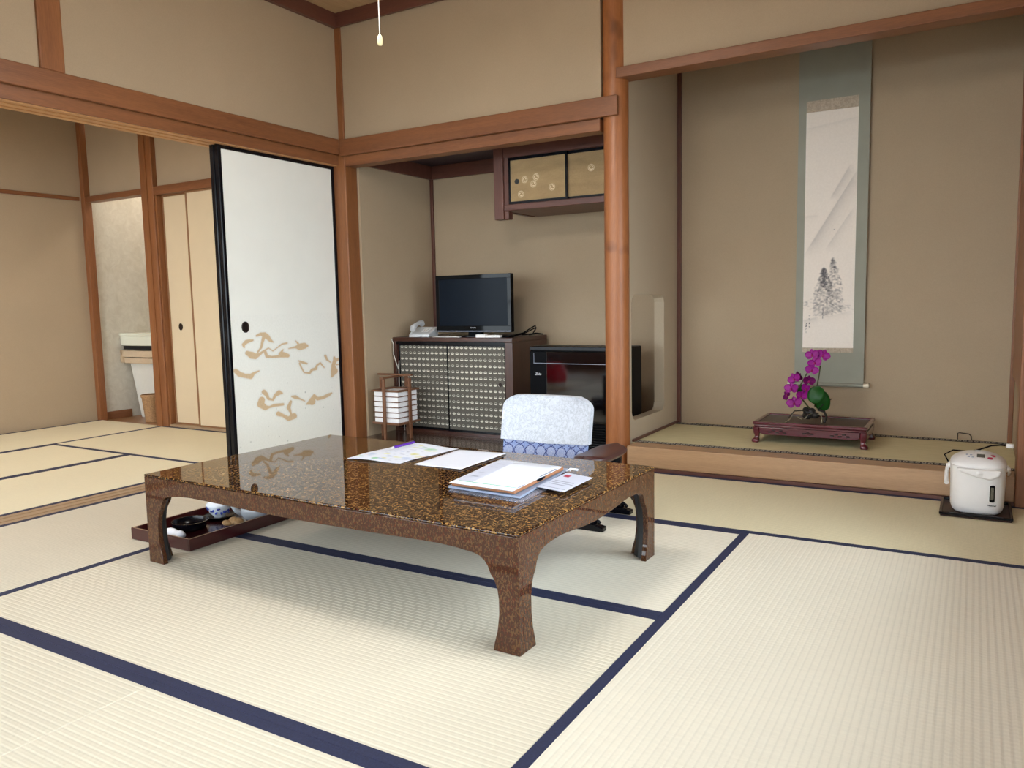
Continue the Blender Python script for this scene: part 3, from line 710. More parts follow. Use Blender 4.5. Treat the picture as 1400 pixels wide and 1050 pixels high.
def fusuma(name, y0, y1, xf, label, prints):
    d = thing(name, label, 'sliding door', (xf, y0, 0.0), kind='structure')
    w = y1 - y0; h = Z_KB + 0.006
    # frame
    for nm, a, b in (('frame_stile', 0, 0.024), ('frame_stile', w - 0.024, w)):
        MB().box(-0.027, 0.004, a, b, 0, h, 0.004).build(nm, 'black_lacquer', d)
    for a, b in ((0.0, 0.02), (h - 0.026, h)):
        MB().box(-0.025, 0.002, 0.0245, w - 0.0245, a, b, 0.002).build('frame_rail', 'black_lacquer', d)
    MB().box(-0.022, -0.0015, 0.0245, w - 0.0245, 0.0205, h - 0.0265).build('paper_panel', 'fusuma', d)
    if prints:
        z0, z1 = 0.0215, 0.86; ya, yb = 0.025, w - 0.025; nx, nz = 300, 280
        gy = np.linspace(ya, yb, nx + 1) + y0; gz = np.linspace(z0, z1, nz + 1)
        Y, Z = np.meshgrid(gy, gz); U_, V_ = to_px(np.full(Y.shape, XF), Y, Z); U_ = (U_ - 320) * 6.5625; V_ = (V_ - 440) * 6.5625; m = strokes_mask(U_, V_, CL)
        col = linarr((234, 234, 228))[None, None] * (1 - m[..., None]) + linarr((205, 178, 142))[None, None] * m[..., None]
        halo = np.clip(strokes_mask(U_, V_, CL, 12.0) - m, 0, 1)
        col = col * (1 - 0.05 * halo[..., None])
        rs = np.random.RandomState(5)
        for k in range(26):
            cy, cz, cr = rs.uniform(gy[0], gy[-1]), rs.uniform(0.02, 0.45), rs.uniform(0.002, 0.0045)
            k_ = np.clip((cr - np.hypot(Y - cy, Z - cz)) / 0.002 + 0.5, 0, 1)[..., None]; col = col * (1 - 0.35 * k_)
        grid_print('cloud_print', nx, nz, lambda u, v: (-0.001, ya + u * (yb - ya), z0 + v * (z1 - z0)), col, 'fusuma_print', d)
    hd = MB().lathe([(0.0, 0.0), (0.032, 0.0), (0.032, 0.005), (0.027, 0.006), (0.024, 0.002), (0.0, 0.0012)], 28, sy=0.8).xf(Matrix.Rotation(PI / 2, 4, 'Y') ).build('finger_pull', 'dark_metal', d, True, 40)
    hd.location = (-0.001, 0.125 if prints else 0.11, 0.792)
    return d
fusuma('door_3', 2.956, 3.859, XF, 'white sliding door with beige cloud print and black frame', True)
fusuma('door_4', 2.952, 3.845, XF - 0.033, 'white sliding door standing in the rear track behind the cloud-printed door', False)

# ---- veranda with glazed doors behind the camera
struct('floor_veranda', MB().box(-6.26, XM, -1.36, -0.0505, -0.09, -0.004), 'veranda', 'brown wooden veranda floor', 'floor')
struct('trim_30', MB().box(-6.26, XM, -0.05, 0.2095, -0.05, 0.0), 'threshold', 'wooden sill between mats and veranda', 'sill')
struct('wall_front', MB().box(-6.26, XM, 0.02, 0.095, 1.80, HC), 'plaster', 'plaster wall above the opening to the veranda', 'wall')
struct('ceiling_veranda', MB().box(-6.26, XM, -1.36, 0.019, 2.2, 2.23), 'ceil', 'board ceiling of the veranda', 'ceiling')
struct('wall_veranda', MB().box(-6.26, XM, -1.36, -1.30, 1.96, 2.199), 'plaster', 'plaster wall above the glazed veranda doors', 'wall')
struct('wall_veranda_right', MB().box(XM, XM + 0.06, -1.36, -0.001, -0.05, 2.23), 'plaster', 'right end wall of the veranda', 'wall')
struct('wall_veranda_left', MB().box(XN - 0.06, XN, -1.36, -0.051, -0.05, 2.23), 'plaster', 'left end wall of the veranda', 'wall')
def glazed(i, loc, rz, w, h, label):
    d = thing('window_%d' % i, label, 'window', loc, rz, kind='structure', group=label)
    for a, b in ((0, 0.04), (w - 0.04, w)): MB().box(a, b, 0, 0.03, 0, h, 0.003).build('frame_stile', 'wood_z', d)
    for a, b in ((0, 0.34), (0.9, 0.93), (h - 0.052, h)): MB().box(0.0405, w - 0.0405, 0, 0.03, a, b).build('frame_rail', 'wood_x', d)  # tall unseen bottom rail, added to keep bright glass out of the heater's reflection
    for a, b in ((0.3405, 0.8995), (0.9305, h - 0.0525)): MB().box(0.0405, w - 0.0405, 0.013, 0.016, a, b).build('pane', 'pane', d)
for i in range(7): glazed(i + 1, (-6.258 + i * 0.936, -1.345, -0.003), 0, 0.934, 1.962, 'glazed wooden veranda door')
for i in range(3): glazed(i + 8, (XM + 0.045, 0.251 + i * 1.0, 0.009), PI / 2, 0.998, 1.82, 'glazed wooden side door beside the right hand mats')
struct('ground', MB().box(-16, 10, -16, 12, -0.6, -0.55), 'gravel', 'gravel yard around the house', 'ground')
# ================================================================== THINGS
# ---- pendant lamp with pull cord
LX, LY, LZ = -1.72, 1.97, 2.06
p = thing('pendant_lamp', 'square pendant lamp with white diffuser hanging over the low table', 'lamp', (LX, LY, LZ))
MB().box(-0.25, 0.25, -0.25, 0.25, 0.0, 0.012, 0.002).build('diffuser', 'lamp_glow', p)
for sx, sy in ((1, 0), (-1, 0), (0, 1), (0, -1)):
    if sx: MB().box(sx * 0.252 - 0.002, sx * 0.252 + 0.002, -0.25, 0.25, 0.014, 0.14).build('side_panel', 'lamp_side', p)
    else: MB().box(-0.25, 0.25, sy * 0.252 - 0.002, sy * 0.252 + 0.002, 0.014, 0.14).build('side_panel', 'lamp_side', p)
t = MB()
for sx in (-1, 1):
    for sy in (-1, 1): t.box(sx * 0.263 - 0.008, sx * 0.263 + 0.008, sy * 0.263 - 0.008, sy * 0.263 + 0.008, -0.002, 0.16)
for sx in (-1, 1):
    t.box(sx * 0.263 - 0.007, sx * 0.263 + 0.007, -0.254, 0.254, 0.142, 0.157); t.box(-0.254, 0.254, sx * 0.263 - 0.007, sx * 0.263 + 0.007, 0.142, 0.157)
t.build('frame', 'wood_z', p)
MB().box(-0.248, 0.248, -0.248, 0.248, 0.150, 0.156).build('top_panel', 'shade', p)
MB().tube([(0, 0, 0.156), (0, 0, HC - LZ - 0.032)], 0.006, 8).build('hanging_rod', 'black_matte', p)
MB().lathe([(0.05, HC - LZ - 0.055), (0.05, HC - LZ - 0.028)], 24).build('ceiling_rose', 'white_plastic', p)
cx = on_y(518.5, 30, LY - 0.03); KZ = on_y(519, 48, LY - 0.03)[2] - LZ; dx_ = cx[0] - LX
MB().tube([(dx_, -0.03, KZ + 0.0), (dx_, -0.03, 0.0)], 0.0016, 6).build('pull_cord', 'pull_cord', p)
MB().lathe([(0.002, 0.0), (0.007, -0.006), (0.0085, -0.026), (0.006, -0.032), (0.0, -0.033)][::-1], 14, (dx_, -0.03, KZ + 0.002)).build('pull_knob', 'pull_knob', p, True)

# ---- low lacquer table
TL, TW, TH = 1.561, 0.920, 0.32
T = thing('low_table', 'low flecked brown lacquer table with curved legs in the middle of the mats', 'table', (-1.737, 2.125, 0.0), -0.023)
MB().box(-TL / 2, TL / 2, -TW / 2, TW / 2, TH - 0.008, TH, 0.0035, 3).build('table_top', 'tsugaru', T)
# profile of the leg edge, distance from the corner against height
LEG = [(0.082, 0.0), (0.078, 0.02), (0.068, 0.055), (0.062, 0.10), (0.062, 0.14), (0.066, 0.168), (0.076, 0.192), (0.086, 0.204), (0.089, 0.212), (0.094, 0.224), (0.104, 0.237), (0.118, 0.247), (0.135, 0.252)]
def apron(length, dip):
    top = TH - 0.0085; ins = 0.1355
    pts = [(-length / 2 + ins, top), (length / 2 - ins, top)]
    n = 22
    for i in range(n + 1):
        s = i / n; x = (length / 2 - ins) - s * (length - 2 * ins)
        e = min(s, 1 - s) * (length - 2 * ins)
        z = 0.252 + 0.010 * min(1, e / 0.10) ** 0.7 - dip * (math.sin(PI * s) ** 2)
        pts.append((x, z))
    return pts
th = 0.018; e = 0.0008
for s in (-1, 1):
    a, b = (s * (TW / 2 - e), s * (TW / 2 - e - th)); MB().prism(apron(TL, 0.008), 'y', min(a, b), max(a, b), 0.0015).build('apron', 'tsugaru_side', T)
    a, b = (s * (TL / 2 - e), s * (TL / 2 - e - th)); MB().prism(apron(TW, 0.018), 'x', min(a, b), max(a, b), 0.0015).build('apron', 'tsugaru_side', T)
for sx in (-1, 1):
    for sy in (-1, 1):
        t = MB()
        pr = LEG + [(0.135, TH - 0.0085), (0.0, TH - 0.0085), (0.0, 0.0)]
        X0, Y0 = sx * (TL / 2 - e), sy * (TW / 2 - e)
        t.prism([(X0 - sx * q, z) for q, z in pr], 'y', min(Y0, Y0 - sy * th), max(Y0, Y0 - sy * th), 0.0015)
        pr2 = [(max(q, th), z) for q, z in pr]
        t.prism([(Y0 - sy * q, z) for q, z in pr2], 'x', min(X0, X0 - sx * th), max(X0, X0 - sx * th), 0.0015)
        lg = t.build('leg', 'tsugaru_side', T)
        # black folding core inside the leg
        k = MB()
        ring = []
        for q, z in ((0.062, 0.003), (0.058, 0.03), (0.050, 0.09), (0.050, 0.15), (0.058, 0.20), (0.072, 0.245), (0.08, TH - 0.012)):
            xa, ya = X0 - sx * (th + 0.001), Y0 - sy * (th + 0.001)
            ring.append([(xa, ya, z), (X0 - sx * q, ya, z), (X0 - sx * q, Y0 - sy * (th + 0.02), z), (X0 - sx * (th + 0.02), Y0 - sy * q, z), (xa, Y0 - sy * q, z)])
        k.loft(ring); k.build('leg_core', 'black_matte', lg, label='black lacquered inside of the leg')

ZT = TH + 0.0005
def quad_from_px(pts, z): return [tuple(on_z(u, v, z)) for u, v in pts]

# printed map, slightly wrinkled
def paint_map(nx, nz):
    U, V = np.meshgrid(np.linspace(0, 1, nx + 1), np.linspace(0, 1, nz + 1))
    col = np.ones(U.shape + (3,)) * linarr((222, 228, 240)); rs = np.random.RandomState(3)
    pal = [(216, 214, 130), (150, 200, 150), (120, 190, 140), (230, 190, 170), (170, 190, 225), (190, 205, 230), (220, 220, 150)]
    for k in range(34):
        c_ = linarr(pal[rs.randint(len(pal))]); cu, cv = rs.rand(2); ru, rv = rs.uniform(0.02, 0.10), rs.uniform(0.015, 0.05)
        m = np.clip((1 - np.hypot((U - cu) / ru, (V - cv) / rv)) * 4, 0, 1)[..., None] * rs.uniform(0.4, 0.95)
        col = col * (1 - m) + c_ * m
    for k in range(60):
        cu, cv = rs.uniform(0.05, 0.95), rs.uniform(0.05, 0.95)
        m = ((np.abs(U - cu) < rs.uniform(0.01, 0.04)) & (np.abs(V - cv) < 0.006))[..., None] * 0.5
        col = col * (1 - m) + linarr((120, 130, 160)) * m
    return col
q = [Vector(p) for p in quad_from_px([(474, 628), (547, 634), (627, 614), (557, 606)], ZT)]
def map_pos(u, v):
    p_ = (q[0] * (1 - u) + q[1] * u) * (1 - v) + (q[3] * (1 - u) + q[2] * u) * v
    w_ = 0.0035 + 0.0035 * math.sin(5.2 * u + 3 * v) * math.sin(4.0 * v + 1.0) + 0.005 * max(0, u - 0.6) * math.sin(9 * v)
    return (p_.x, p_.y, ZT + max(0.0003, w_))
o = grid_print('paper_map', 60, 90, map_pos, paint_map(60, 90), 'map_print')
sm = o.modifiers.new('thickness', 'SOLIDIFY'); sm.thickness = 0.0004
for f in o.data.polygons: f.use_smooth = True
tag(o, 'creased tourist map printed in pale colours on the low table', 'map')

def sheet(name, px, z, curl, label, cat, mat='paper', nx=16, ny=16, thick=0.0005, parent=None):
    q_ = [Vector(p) for p in quad_from_px(px, z)]; vs = []; fs = []
    for j in range(ny + 1):
        for i in range(nx + 1):
            u, v = i / nx, j / ny; p_ = (q_[0] * (1 - u) + q_[1] * u) * (1 - v) + (q_[3] * (1 - u) + q_[2] * u) * v
            vs.append((p_.x, p_.y, z + 0.0004 + curl(u, v)))
    for j in range(ny):
        for i in range(nx): a = j * (nx + 1) + i; fs.append((a, a + 1, a + nx + 2, a + nx + 1))
    me = bpy.data.meshes.new(name); me.from_pydata(vs, [], fs); me.materials.append(M[mat])
    for f in me.polygons: f.use_smooth = True
    o = bpy.data.objects.new(name, me); C.objects.link(o); o.parent = parent
    m_ = o.modifiers.new('thickness', 'SOLIDIFY'); m_.thickness = thick; m_.offset = 1
    if label: tag(o, label, cat)
    return o
sheet('paper_sheet', [(566, 635), (630, 643), (693, 621), (628, 615)], ZT, lambda u, v: 0.004 * max(0, u - 0.3) * (1 - v) + 0.003 * u * v, 'blank white sheet of paper between map and document stack', 'paper')

# purple pen on the map
a, b = Vector(on_z(533, 613, ZT + 0.016)), Vector(on_z(566, 604.5, ZT + 0.016))
pen = thing('pen', 'purple ballpoint pen lying on the map', 'pen', tuple(a))
dv = (b - a); L_ = dv.length; dv.normalize()
rot = Vector((1, 0, 0)).rotation_difference(dv); pen.rotation_mode = 'QUATERNION'; pen.rotation_quaternion = rot
MB().tube([(0.022, 0, 0), (0.03, 0, 0), (L_ - 0.012, 0, 0), (L_, 0, 0)], [0.0045, 0.0055, 0.0055, 0.005], 12).build('barrel', 'purple', pen, True, 40)
MB().tube([(0, 0, 0), (0.008, 0, 0), (0.022, 0, 0)], [0.001, 0.003, 0.0048], 12).build('tip', 'grey_plastic', pen, True, 40)
MB().box(L_ - 0.05, L_ - 0.004, -0.0018, 0.0018, 0.0056, 0.0072, 0.0006).build('clip', 'steel', pen)

# document stack: clear file, blue-grey file, leather folder with a printed sheet
def slab(name, px, z0, z1, mat, parent=None, bev=0.001):
    qa = quad_from_px(px, z0); t = MB(); t.prism([(p[0], p[1]) for p in qa], 'z', z0, z1, bev)
    return t.build(name, mat, parent)
o = slab('clear_file', [(614, 671), (712, 688), (782, 652), (690, 640)], ZT, ZT + 0.0025, 'clear'); tag(o, 'thin clear plastic file at the bottom of the document stack', 'file')
o = slab('grey_file', [(613, 667), (711, 682), (777, 643), (688, 633)], ZT + 0.003, ZT + 0.010, 'file_blue'); tag(o, 'blue-grey plastic file under the leather folder', 'file')
o = slab('business_card', [(733, 665.5), (771, 673), (811, 653.5), (775, 646.5)], ZT + 0.0106, ZT + 0.0116, 'paper_grey', None, 0.0003)
tag(o, 'pale printed card sticking out beside the document stack', 'card')
qc = quad_from_px([(733, 665.5), (771, 673), (811, 653.5), (775, 646.5)], ZT + 0.012); qc = [Vector(p) for p in qc]
def on_card(u, v): 
    p_ = (qc[0] * (1 - u) + qc[1] * u) * (1 - v) + (qc[3] * (1 - u) + qc[2] * u) * v; return p_
for u0, u1, v0, v1, m_ in ((0.1, 0.3, 0.78, 0.9, 'red_ink'), (0.1, 0.8, 0.5, 0.53, 'grey_ink'), (0.1, 0.85, 0.4, 0.43, 'grey_ink'), (0.1, 0.7, 0.3, 0.33, 'grey_ink'), (0.1, 0.9, 0.12, 0.14, 'grey_ink')):
    k = [on_card(u0, v0), on_card(u1, v0), on_card(u1, v1), on_card(u0, v1)]
    MB().prism([(p_.x, p_.y) for p_ in k], 'z', ZT + 0.0116, ZT + 0.0119).build('printed_line', m_, o)
fo = slab('leather_folder', [(617, 664), (704, 676), (771, 643), (688, 632)], ZT + 0.012, ZT + 0.024, 'leather', None, 0.004)
tag(fo, 'tan leather document folder holding white sheets on the table', 'folder')
slab('page_block', [(620, 661), (700, 672), (767, 640), (688, 630)], ZT + 0.0242, ZT + 0.030, 'paper', fo, 0.001)
ps = sheet('top_sheet', [(614, 660), (702, 671.5), (769, 638.5), (684, 628)], ZT + 0.0315, lambda u, v: 0.0, None, None, 'paper', 6, 6, 0.0006, fo)
qd = [Vector(p) for p in quad_from_px([(614, 660), (702, 671.5), (769, 638.5), (684, 628)], ZT + 0.0328)]
def on_top(u, v): return (qd[0] * (1 - u) + qd[1] * u) * (1 - v) + (qd[3] * (1 - u) + qd[2] * u) * v
def ink(u0, u1, v0, v1, m_, nm='printed_line'):
    k = [on_top(u0, v0), on_top(u1, v0), on_top(u1, v1), on_top(u0, v1)]
    MB().prism([(p_.x, p_.y) for p_ in k], 'z', ZT + 0.0326, ZT + 0.0329).build(nm, m_, fo)
ink(0.06, 0.97, 0.10, 0.115, 'green_ink'); ink(0.02, 0.27, 0.12, 0.98, 'paper_grey', 'printed_column')
for v in (0.3, 0.45, 0.68, 0.82): ink(0.08, 0.2, v, v + 0.012, 'grey_ink')
ink(0.96, 0.985, 0.1, 0.25, 'grey_ink'); ink(0.95, 0.985, 0.55, 0.9, 'grey_ink')
a = Vector(on_z(733, 657.5, ZT + 0.02)); b = Vector(on_z(744, 652, ZT + 0.02))
MB().tube([a, a.lerp(b, 0.5) + Vector((0.002, 0, 0.002)), b], [0.004, 0.007, 0.004], 10).build('snap_clasp', 'black_plastic', fo, True)
a = Vector(on_z(774, 644, ZT + 0.012)); b = Vector(on_z(790, 642.5, ZT + 0.012))
MB().tube([a, a.lerp(b, 0.4) + Vector((0, 0, 0.006)), b], [0.0025, 0.003, 0.004], 8).tube([a.lerp(b, 0.35), a.lerp(b, 0.3) + Vector((-0.004, 0.012, 0.004))], 0.003, 8).build('white_tie', 'paper', fo, True)

# ---- legless chair with lace cover
Zs = thing('legless_chair', 'legless floor chair in blue ring-pattern brocade behind the low table', 'chair', (-1.578, 2.92, 0.0), 0.0)
def back_ring(y, z, hw, th_, dip, rnd):
    pts = []
    n = 20
    for i in range(n + 1):
        s = -1 + 2 * i / n; pts.append((s * hw, y + dip * (s * s), z))
    for i in range(n, -1, -1):
        s = -1 + 2 * i / n; pts.append((s * hw, y + th_ + dip * (s * s), z))
    return pts
t = MB(); rings = []
for z in np.linspace(0.03, 0.488, 20):
    k = z / 0.488; hw = 0.196 + 0.006 * k
    if z > 0.44: hw -= 0.055 * ((z - 0.44) / 0.048) ** 2.6
    rings.append(back_ring(-0.03 + 0.10 * k, z, hw, 0.028, -0.03, 0))
t.loft(rings).build('backrest', 'ring_fabric', Zs, True, 50)
MB().box(-0.20, 0.20, -0.36, 0.02, 0.004, 0.028, 0.008).build('seat_board', 'arm_wood', Zs)
MB().box(-0.195, 0.195, -0.36, -0.05, 0.029, 0.075, 0.018, 3).build('seat_cushion', 'ring_fabric', Zs, True, 50)
cv = MB(); rings = []
for z in np.linspace(0.302, 0.497, 18):
    k = z / 0.488; hw = 0.2095 + 0.003 * k
    if z > 0.435: hw -= 0.062 * ((z - 0.435) / 0.062) ** 2.8
    d_ = -0.006 * math.sin((z - 0.3) * 8)
    rings.append([(x + -1.578, y + 2.92 - 0.004 + d_ * 0.3, z - 0.012 * (1 - abs(x) / 0.21) * (1 if z < 0.33 else 0.25)) for x, y, z in back_ring(-0.03 + 0.10 * k - 0.004, z, hw, 0.038, -0.03, 0)])
cv.loft(rings)
low = min(cv.bm.faces, key=lambda f: f.calc_center_median().z)       # open at the hem
bmesh.ops.delete(cv.bm, geom=[low], context='FACES_ONLY')
bmesh.ops.solidify(cv.bm, geom=cv.bm.faces[:], thickness=0.0012)
o = cv.build('chair_cover', 'lace', None, True, 50); tag(o, 'white lace cover draped over the back of the floor chair', 'chair cover')

# ---- separate armrest (kyosoku)
A = thing('elbow_rest', 'dark lacquered elbow rest on black feet beside the legless chair', 'elbow rest', (-1.295, 2.89, 0.0))
t = MB(); rings = []
for s in np.linspace(-1, 1, 17):
    y = 0.165 * s; w_ = 0.074 * math.sqrt(max(0.02, 1 - abs(s) ** 5)); zc = 0.266 + 0.010 * s * s
    r = []
    for k in range(20):
        a_ = 2 * PI * k / 20; x = w_ * math.cos(a_); zz = 0.022 * math.sin(a_)
        r.append((x, y, zc + zz + 0.30 * x * x * 8 * 0.8 * (1 if x > -1 else 1) * 0.9))
    rings.append(r)
t.loft(rings).build('arm_pad', 'arm_wood', A, True, 60)
for sy in (-0.14, 0.14):
    MB().prism([(-0.035, 0.028), (0.035, 0.028), (0.022, 0.12), (0.03, 0.243), (-0.03, 0.243), (-0.022, 0.12)], 'y', sy - 0.012, sy + 0.012, 0.003).build('leg', 'black_lacquer', A)
    MB().prism([(-0.075, 0.0), (0.075, 0.0), (0.075, 0.017), (0.05, 0.022), (0.04, 0.0275), (-0.04, 0.0275), (-0.05, 0.022), (-0.075, 0.017)], 'y', sy - 0.02, sy + 0.02, 0.003).build('foot', 'black_lacquer', A)
    MB().tube([(0.034, sy, 0.028), (0.040, sy, 0.045), (0.050, sy, 0.036), (0.056, sy, 0.028)], 0.007, 8).build('bracket', 'black_lacquer', A, True)

# ---- tea tray under the table corner
tx0, tx1, ty0, ty1 = -2.842, -2.488, 1.822, 2.365
R_ = thing('tea_tray', 'dark red lacquer tray of tea things on the mat under the table corner', 'tray', ((tx0 + tx1) / 2, (ty0 + ty1) / 2, 0.0013), 0.0)
hx, hy = (tx1 - tx0) / 2, (ty1 - ty0) / 2
MB().box(-hx + 0.009, hx - 0.009, -hy + 0.009, hy - 0.009, 0.0, 0.010).build('bottom', 'tray_in', R_)
for a in ((-hx, -hx + 0.0085, -hy, hy), (hx - 0.0085, hx, -hy, hy), (-hx + 0.0086, hx - 0.0086, -hy, -hy + 0.0085), (-hx + 0.0086, hx - 0.0086, hy - 0.0085, hy)):
    sd = MB().box(*a, 0.0, 0.046, 0.0015, 1).build('side', 'tray_red', R_)
    MB().box(a[0] + 0.002, a[1] - 0.002, a[2] + 0.002, a[3] - 0.002, 0.0461, 0.0466).build('worn_edge', 'tray_edge', sd)
TZ = 0.0113
def tp(u, v, z=TZ): return Vector(on_z(u, v, z))
# rolled towel
a, b = Vector((-2.80, 1.868, 0)), Vector((-2.615, 1.905, 0))
t = MB(); pts = []; rr = []
for i in range(15):
    s = i / 14; p_ = a.lerp(b, s) + Vector((0.012 * math.sin(3 * s), 0.01 * math.sin(5 * s), 0)); p_.z = TZ + 0.021
    pts.append(p_); rr.append(0.0205 * (0.75 + 0.25 * math.sin(PI * min(1, s * 1.02)) ** 0.5) if 0 < i < 14 else 0.010)
t.tube(pts, rr, 14)
for v in t.bm.verts:      # soft folds, pressed flat on the tray
    v.co.z = TZ + 0.0005 + max(0.0, (v.co.z - TZ - 0.0005)) * (0.72 + 0.10 * math.sin(v.co.x * 95) + 0.06 * math.sin(v.co.y * 160))
    v.co.y += 0.004 * math.sin(v.co.x * 70)
o = t.build('hand_towel', 'towel', None, True); tag(o, 'rolled white hand towel in the red tea tray', 'towel')
# black lacquer dish
c0 = tp(261, 717, TZ)
o = MB().lathe([(0.0, 0.001), (0.045, 0.0), (0.062, 0.006), (0.070, 0.022), (0.072, 0.034), (0.068, 0.034), (0.064, 0.02), (0.055, 0.010), (0.0, 0.008)], 36).build('lacquer_dish', 'black_lacquer', None, True, 40)
o.location = (-2.725, 2.005, TZ); tag(o, 'shallow black lacquer dish in the red tea tray', 'dish')
# saucer + lidded cup
sx_, sy_ = -2.745, 2.165
o = MB().lathe([(0.0, 0.002), (0.03, 0.0), (0.055, 0.006), (0.066, 0.014), (0.064, 0.0155), (0.05, 0.009), (0.0, 0.007)], 36).build('saucer', 'black_lacquer', None, True, 40)
o.location = (sx_, sy_, TZ); tag(o, 'black saucer under the blue and white tea cup', 'saucer')
cup = thing('tea_cup', 'blue and white porcelain lidded tea cup on a black saucer', 'cup', (sx_, sy_, TZ + 0.0078)); cup.scale = (1.12, 1.12, 1.05)
MB().lathe([(0.0, 0.0), (0.021, 0.0), (0.022, 0.005), (0.034, 0.018), (0.043, 0.038), (0.046, 0.050), (0.044, 0.050), (0.04, 0.036), (0.0, 0.01)], 36).build('body', 'porcelain_white', cup, True, 50)
ld = MB().lathe([(0.0475, 0.0505), (0.046, 0.056), (0.034, 0.066), (0.018, 0.071), (0.017, 0.075), (0.015, 0.075), (0.0, 0.072)], 36).build('lid', 'porcelain_white', cup, True, 50)
rs = random.Random(4)
for k in range(26):
    a_ = 2 * PI * k / 26; z = 0.019 + 0.025 * rs.random(); r_ = 0.0355 + (z - 0.018) * 0.42
    m_ = Matrix.Rotation(a_, 4, 'Z') @ Matrix.Translation((r_, 0, z)) @ Matrix.Rotation(rs.uniform(0, 3), 4, 'X')
    t = MB().ell((0, 0, 0), (0.0016, 0.0074, 0.0040), 10, 6).xf(m_); t.build('blue_motif', 'cobalt', cup, True)
for k in range(9):
    a_ = 2 * PI * k / 9 + 0.2; r_ = 0.031
    t = MB().ell((0, 0, 0), (0.0065, 0.0035, 0.001), 10, 6).xf(Matrix.Rotation(a_, 4, 'Z') @ Matrix.Translation((r_, 0, 0.0675)) @ Matrix.Rotation(0.6, 4, 'Y')); t.build('blue_motif', 'cobalt', ld, True)
# wrapped cracker
t = MB(); rs = random.Random(2)
for k in range(7):
    t.ell((rs.uniform(-0.018, 0.018), rs.uniform(-0.022, 0.022), 0.016 + rs.uniform(0, 0.026)), (0.024, 0.020, 0.012), 10, 6, Matrix.Rotation(rs.uniform(-0.6, 0.6), 4, 'X'))
o = t.build('rice_cracker', 'cracker', None, True); o.location = (-2.552, 2.082, TZ); tag(o, 'crumpled tan wrapped cracker beside the teapot in the tray', 'snack')
# teapot
tpot = thing('teapot', 'white porcelain teapot greyed for table shade in the tea tray half hidden by the table edge', 'teapot', (-2.585, 2.225, TZ))
MB().lathe([(0.0, 0.0), (0.038, 0.0), (0.056, 0.014), (0.066, 0.036), (0.062, 0.058), (0.045, 0.074), (0.034, 0.078), (0.0, 0.079)], 36).build('body', 'porcelain', tpot, True, 50)
t = MB().lathe([(0.0355, 0.0785), (0.03, 0.086), (0.012, 0.091), (0.008, 0.096), (0.012, 0.104), (0.006, 0.109), (0.0, 0.109)], 28); t.build('lid', 'porcelain', tpot, True, 50)
MB().tube([(-0.03, -0.050, 0.035), (-0.04, -0.072, 0.05), (-0.045, -0.086, 0.072)], [0.015, 0.010, 0.007], 12).build('spout', 'porcelain', tpot, True)
MB().tube([(0.02, 0.056, 0.05), (0.02, 0.085, 0.062), (0.02, 0.115, 0.072)], [0.009, 0.010, 0.012], 12).build('handle', 'porcelain', tpot, True)

# ---- hot water pot on its tray
pt = thing('pot_tray', 'dark square tray under the white hot water pot', 'tray', (0.025, 3.69, 0.0013))
MB().box(-0.118, 0.130, -0.130, 0.145, 0.0, 0.006).build('bottom', 'rosewood_dark', pt)
for a in ((-0.122, -0.112, -0.134, 0.149), (0.124, 0.134, -0.134, 0.149), (-0.112, 0.124, -0.134, -0.124), (-0.112, 0.124, 0.139, 0.149)):
    MB().box(*a, 0.0061, 0.017, 0.002).build('rim', 'black_lacquer', pt)
hp = thing('hot_water_pot', 'white electric hot water pot with display and level gauge beside the alcove', 'kettle', (0.034, 3.70, 0.0078))
def sup(hx_, hy_, n_, m=40):
    out = []
    for i in range(m):
        a_ = 2 * PI * i / m; ca, sa = math.cos(a_), math.sin(a_)
        out.append((hx_ * math.copysign(abs(ca) ** (2 / n_), ca), hy_ * math.copysign(abs(sa) ** (2 / n_), sa)))
    return out
t = MB(); rings = []
for z, a_, b_ in ((0.0, 0.075, 0.085), (0.004, 0.083, 0.094), (0.012, 0.090, 0.101), (0.03, 0.096, 0.106), (0.10, 0.098, 0.108), (0.18, 0.0995, 0.110), (0.195, 0.1005, 0.111)):
    rings.append([(x, y, z) for x, y in sup(a_, b_, 3.4)])
t.loft(rings).build('body', 'white_plastic', hp, True, 50)
LIDP = ((0.1955, 1.0), (0.203, 0.995), (0.211, 0.955), (0.220, 0.86), (0.230, 0.70), (0.238, 0.50), (0.243, 0.28), (0.245, 0.06))
t = MB(); rings = []
for z, f_ in LIDP: rings.append([(x, y, z) for x, y in sup(0.1005 * f_, 0.111 * f_, 3.0)])
t.loft(rings)
lid = t.build('lid', 'white_plastic', hp, True, 60)
# recessed front panel under the spout: a proud collar around the spout and a cheek for the gauge
MB().prism([(-0.078, 0.192), (0.080, 0.192), (0.076, 0.172), (0.045, 0.150), (0.0, 0.158), (-0.06, 0.176)], 'y', -0.127, -0.100, 0.007).build('spout_cover', 'white_plastic', hp)
MB().lathe([(0.0, 0.0), (0.011, 0.0), (0.012, 0.006), (0.0, 0.010)], 16).xf(Matrix.Rotation(PI / 2, 4, 'X')).build('spout_button', 'white_plastic', hp, True, 50).location = (0.005, -0.1265, 0.176)
g = MB().box(0.042, 0.061, -0.1105, -0.095, 0.058, 0.128, 0.006).build('level_gauge', 'black_plastic', hp)
MB().box(0.0465, 0.0565, -0.1115, -0.110, 0.070, 0.120, 0.003).build('gauge_window', 'gauge', g)
text('brand_name', 'National', 0.0085, 'black_plastic', hp, (0.051, -0.1082, 0.046), (PI / 2, 0, 0), 0.0005, 0.25, 0.0002)
text('model_name', 'NC-HU22', 0.0045, 'grey_plastic', hp, (0.051, -0.1078, 0.039), (PI / 2, 0, 0), 0.0005)
tilt = 0.13
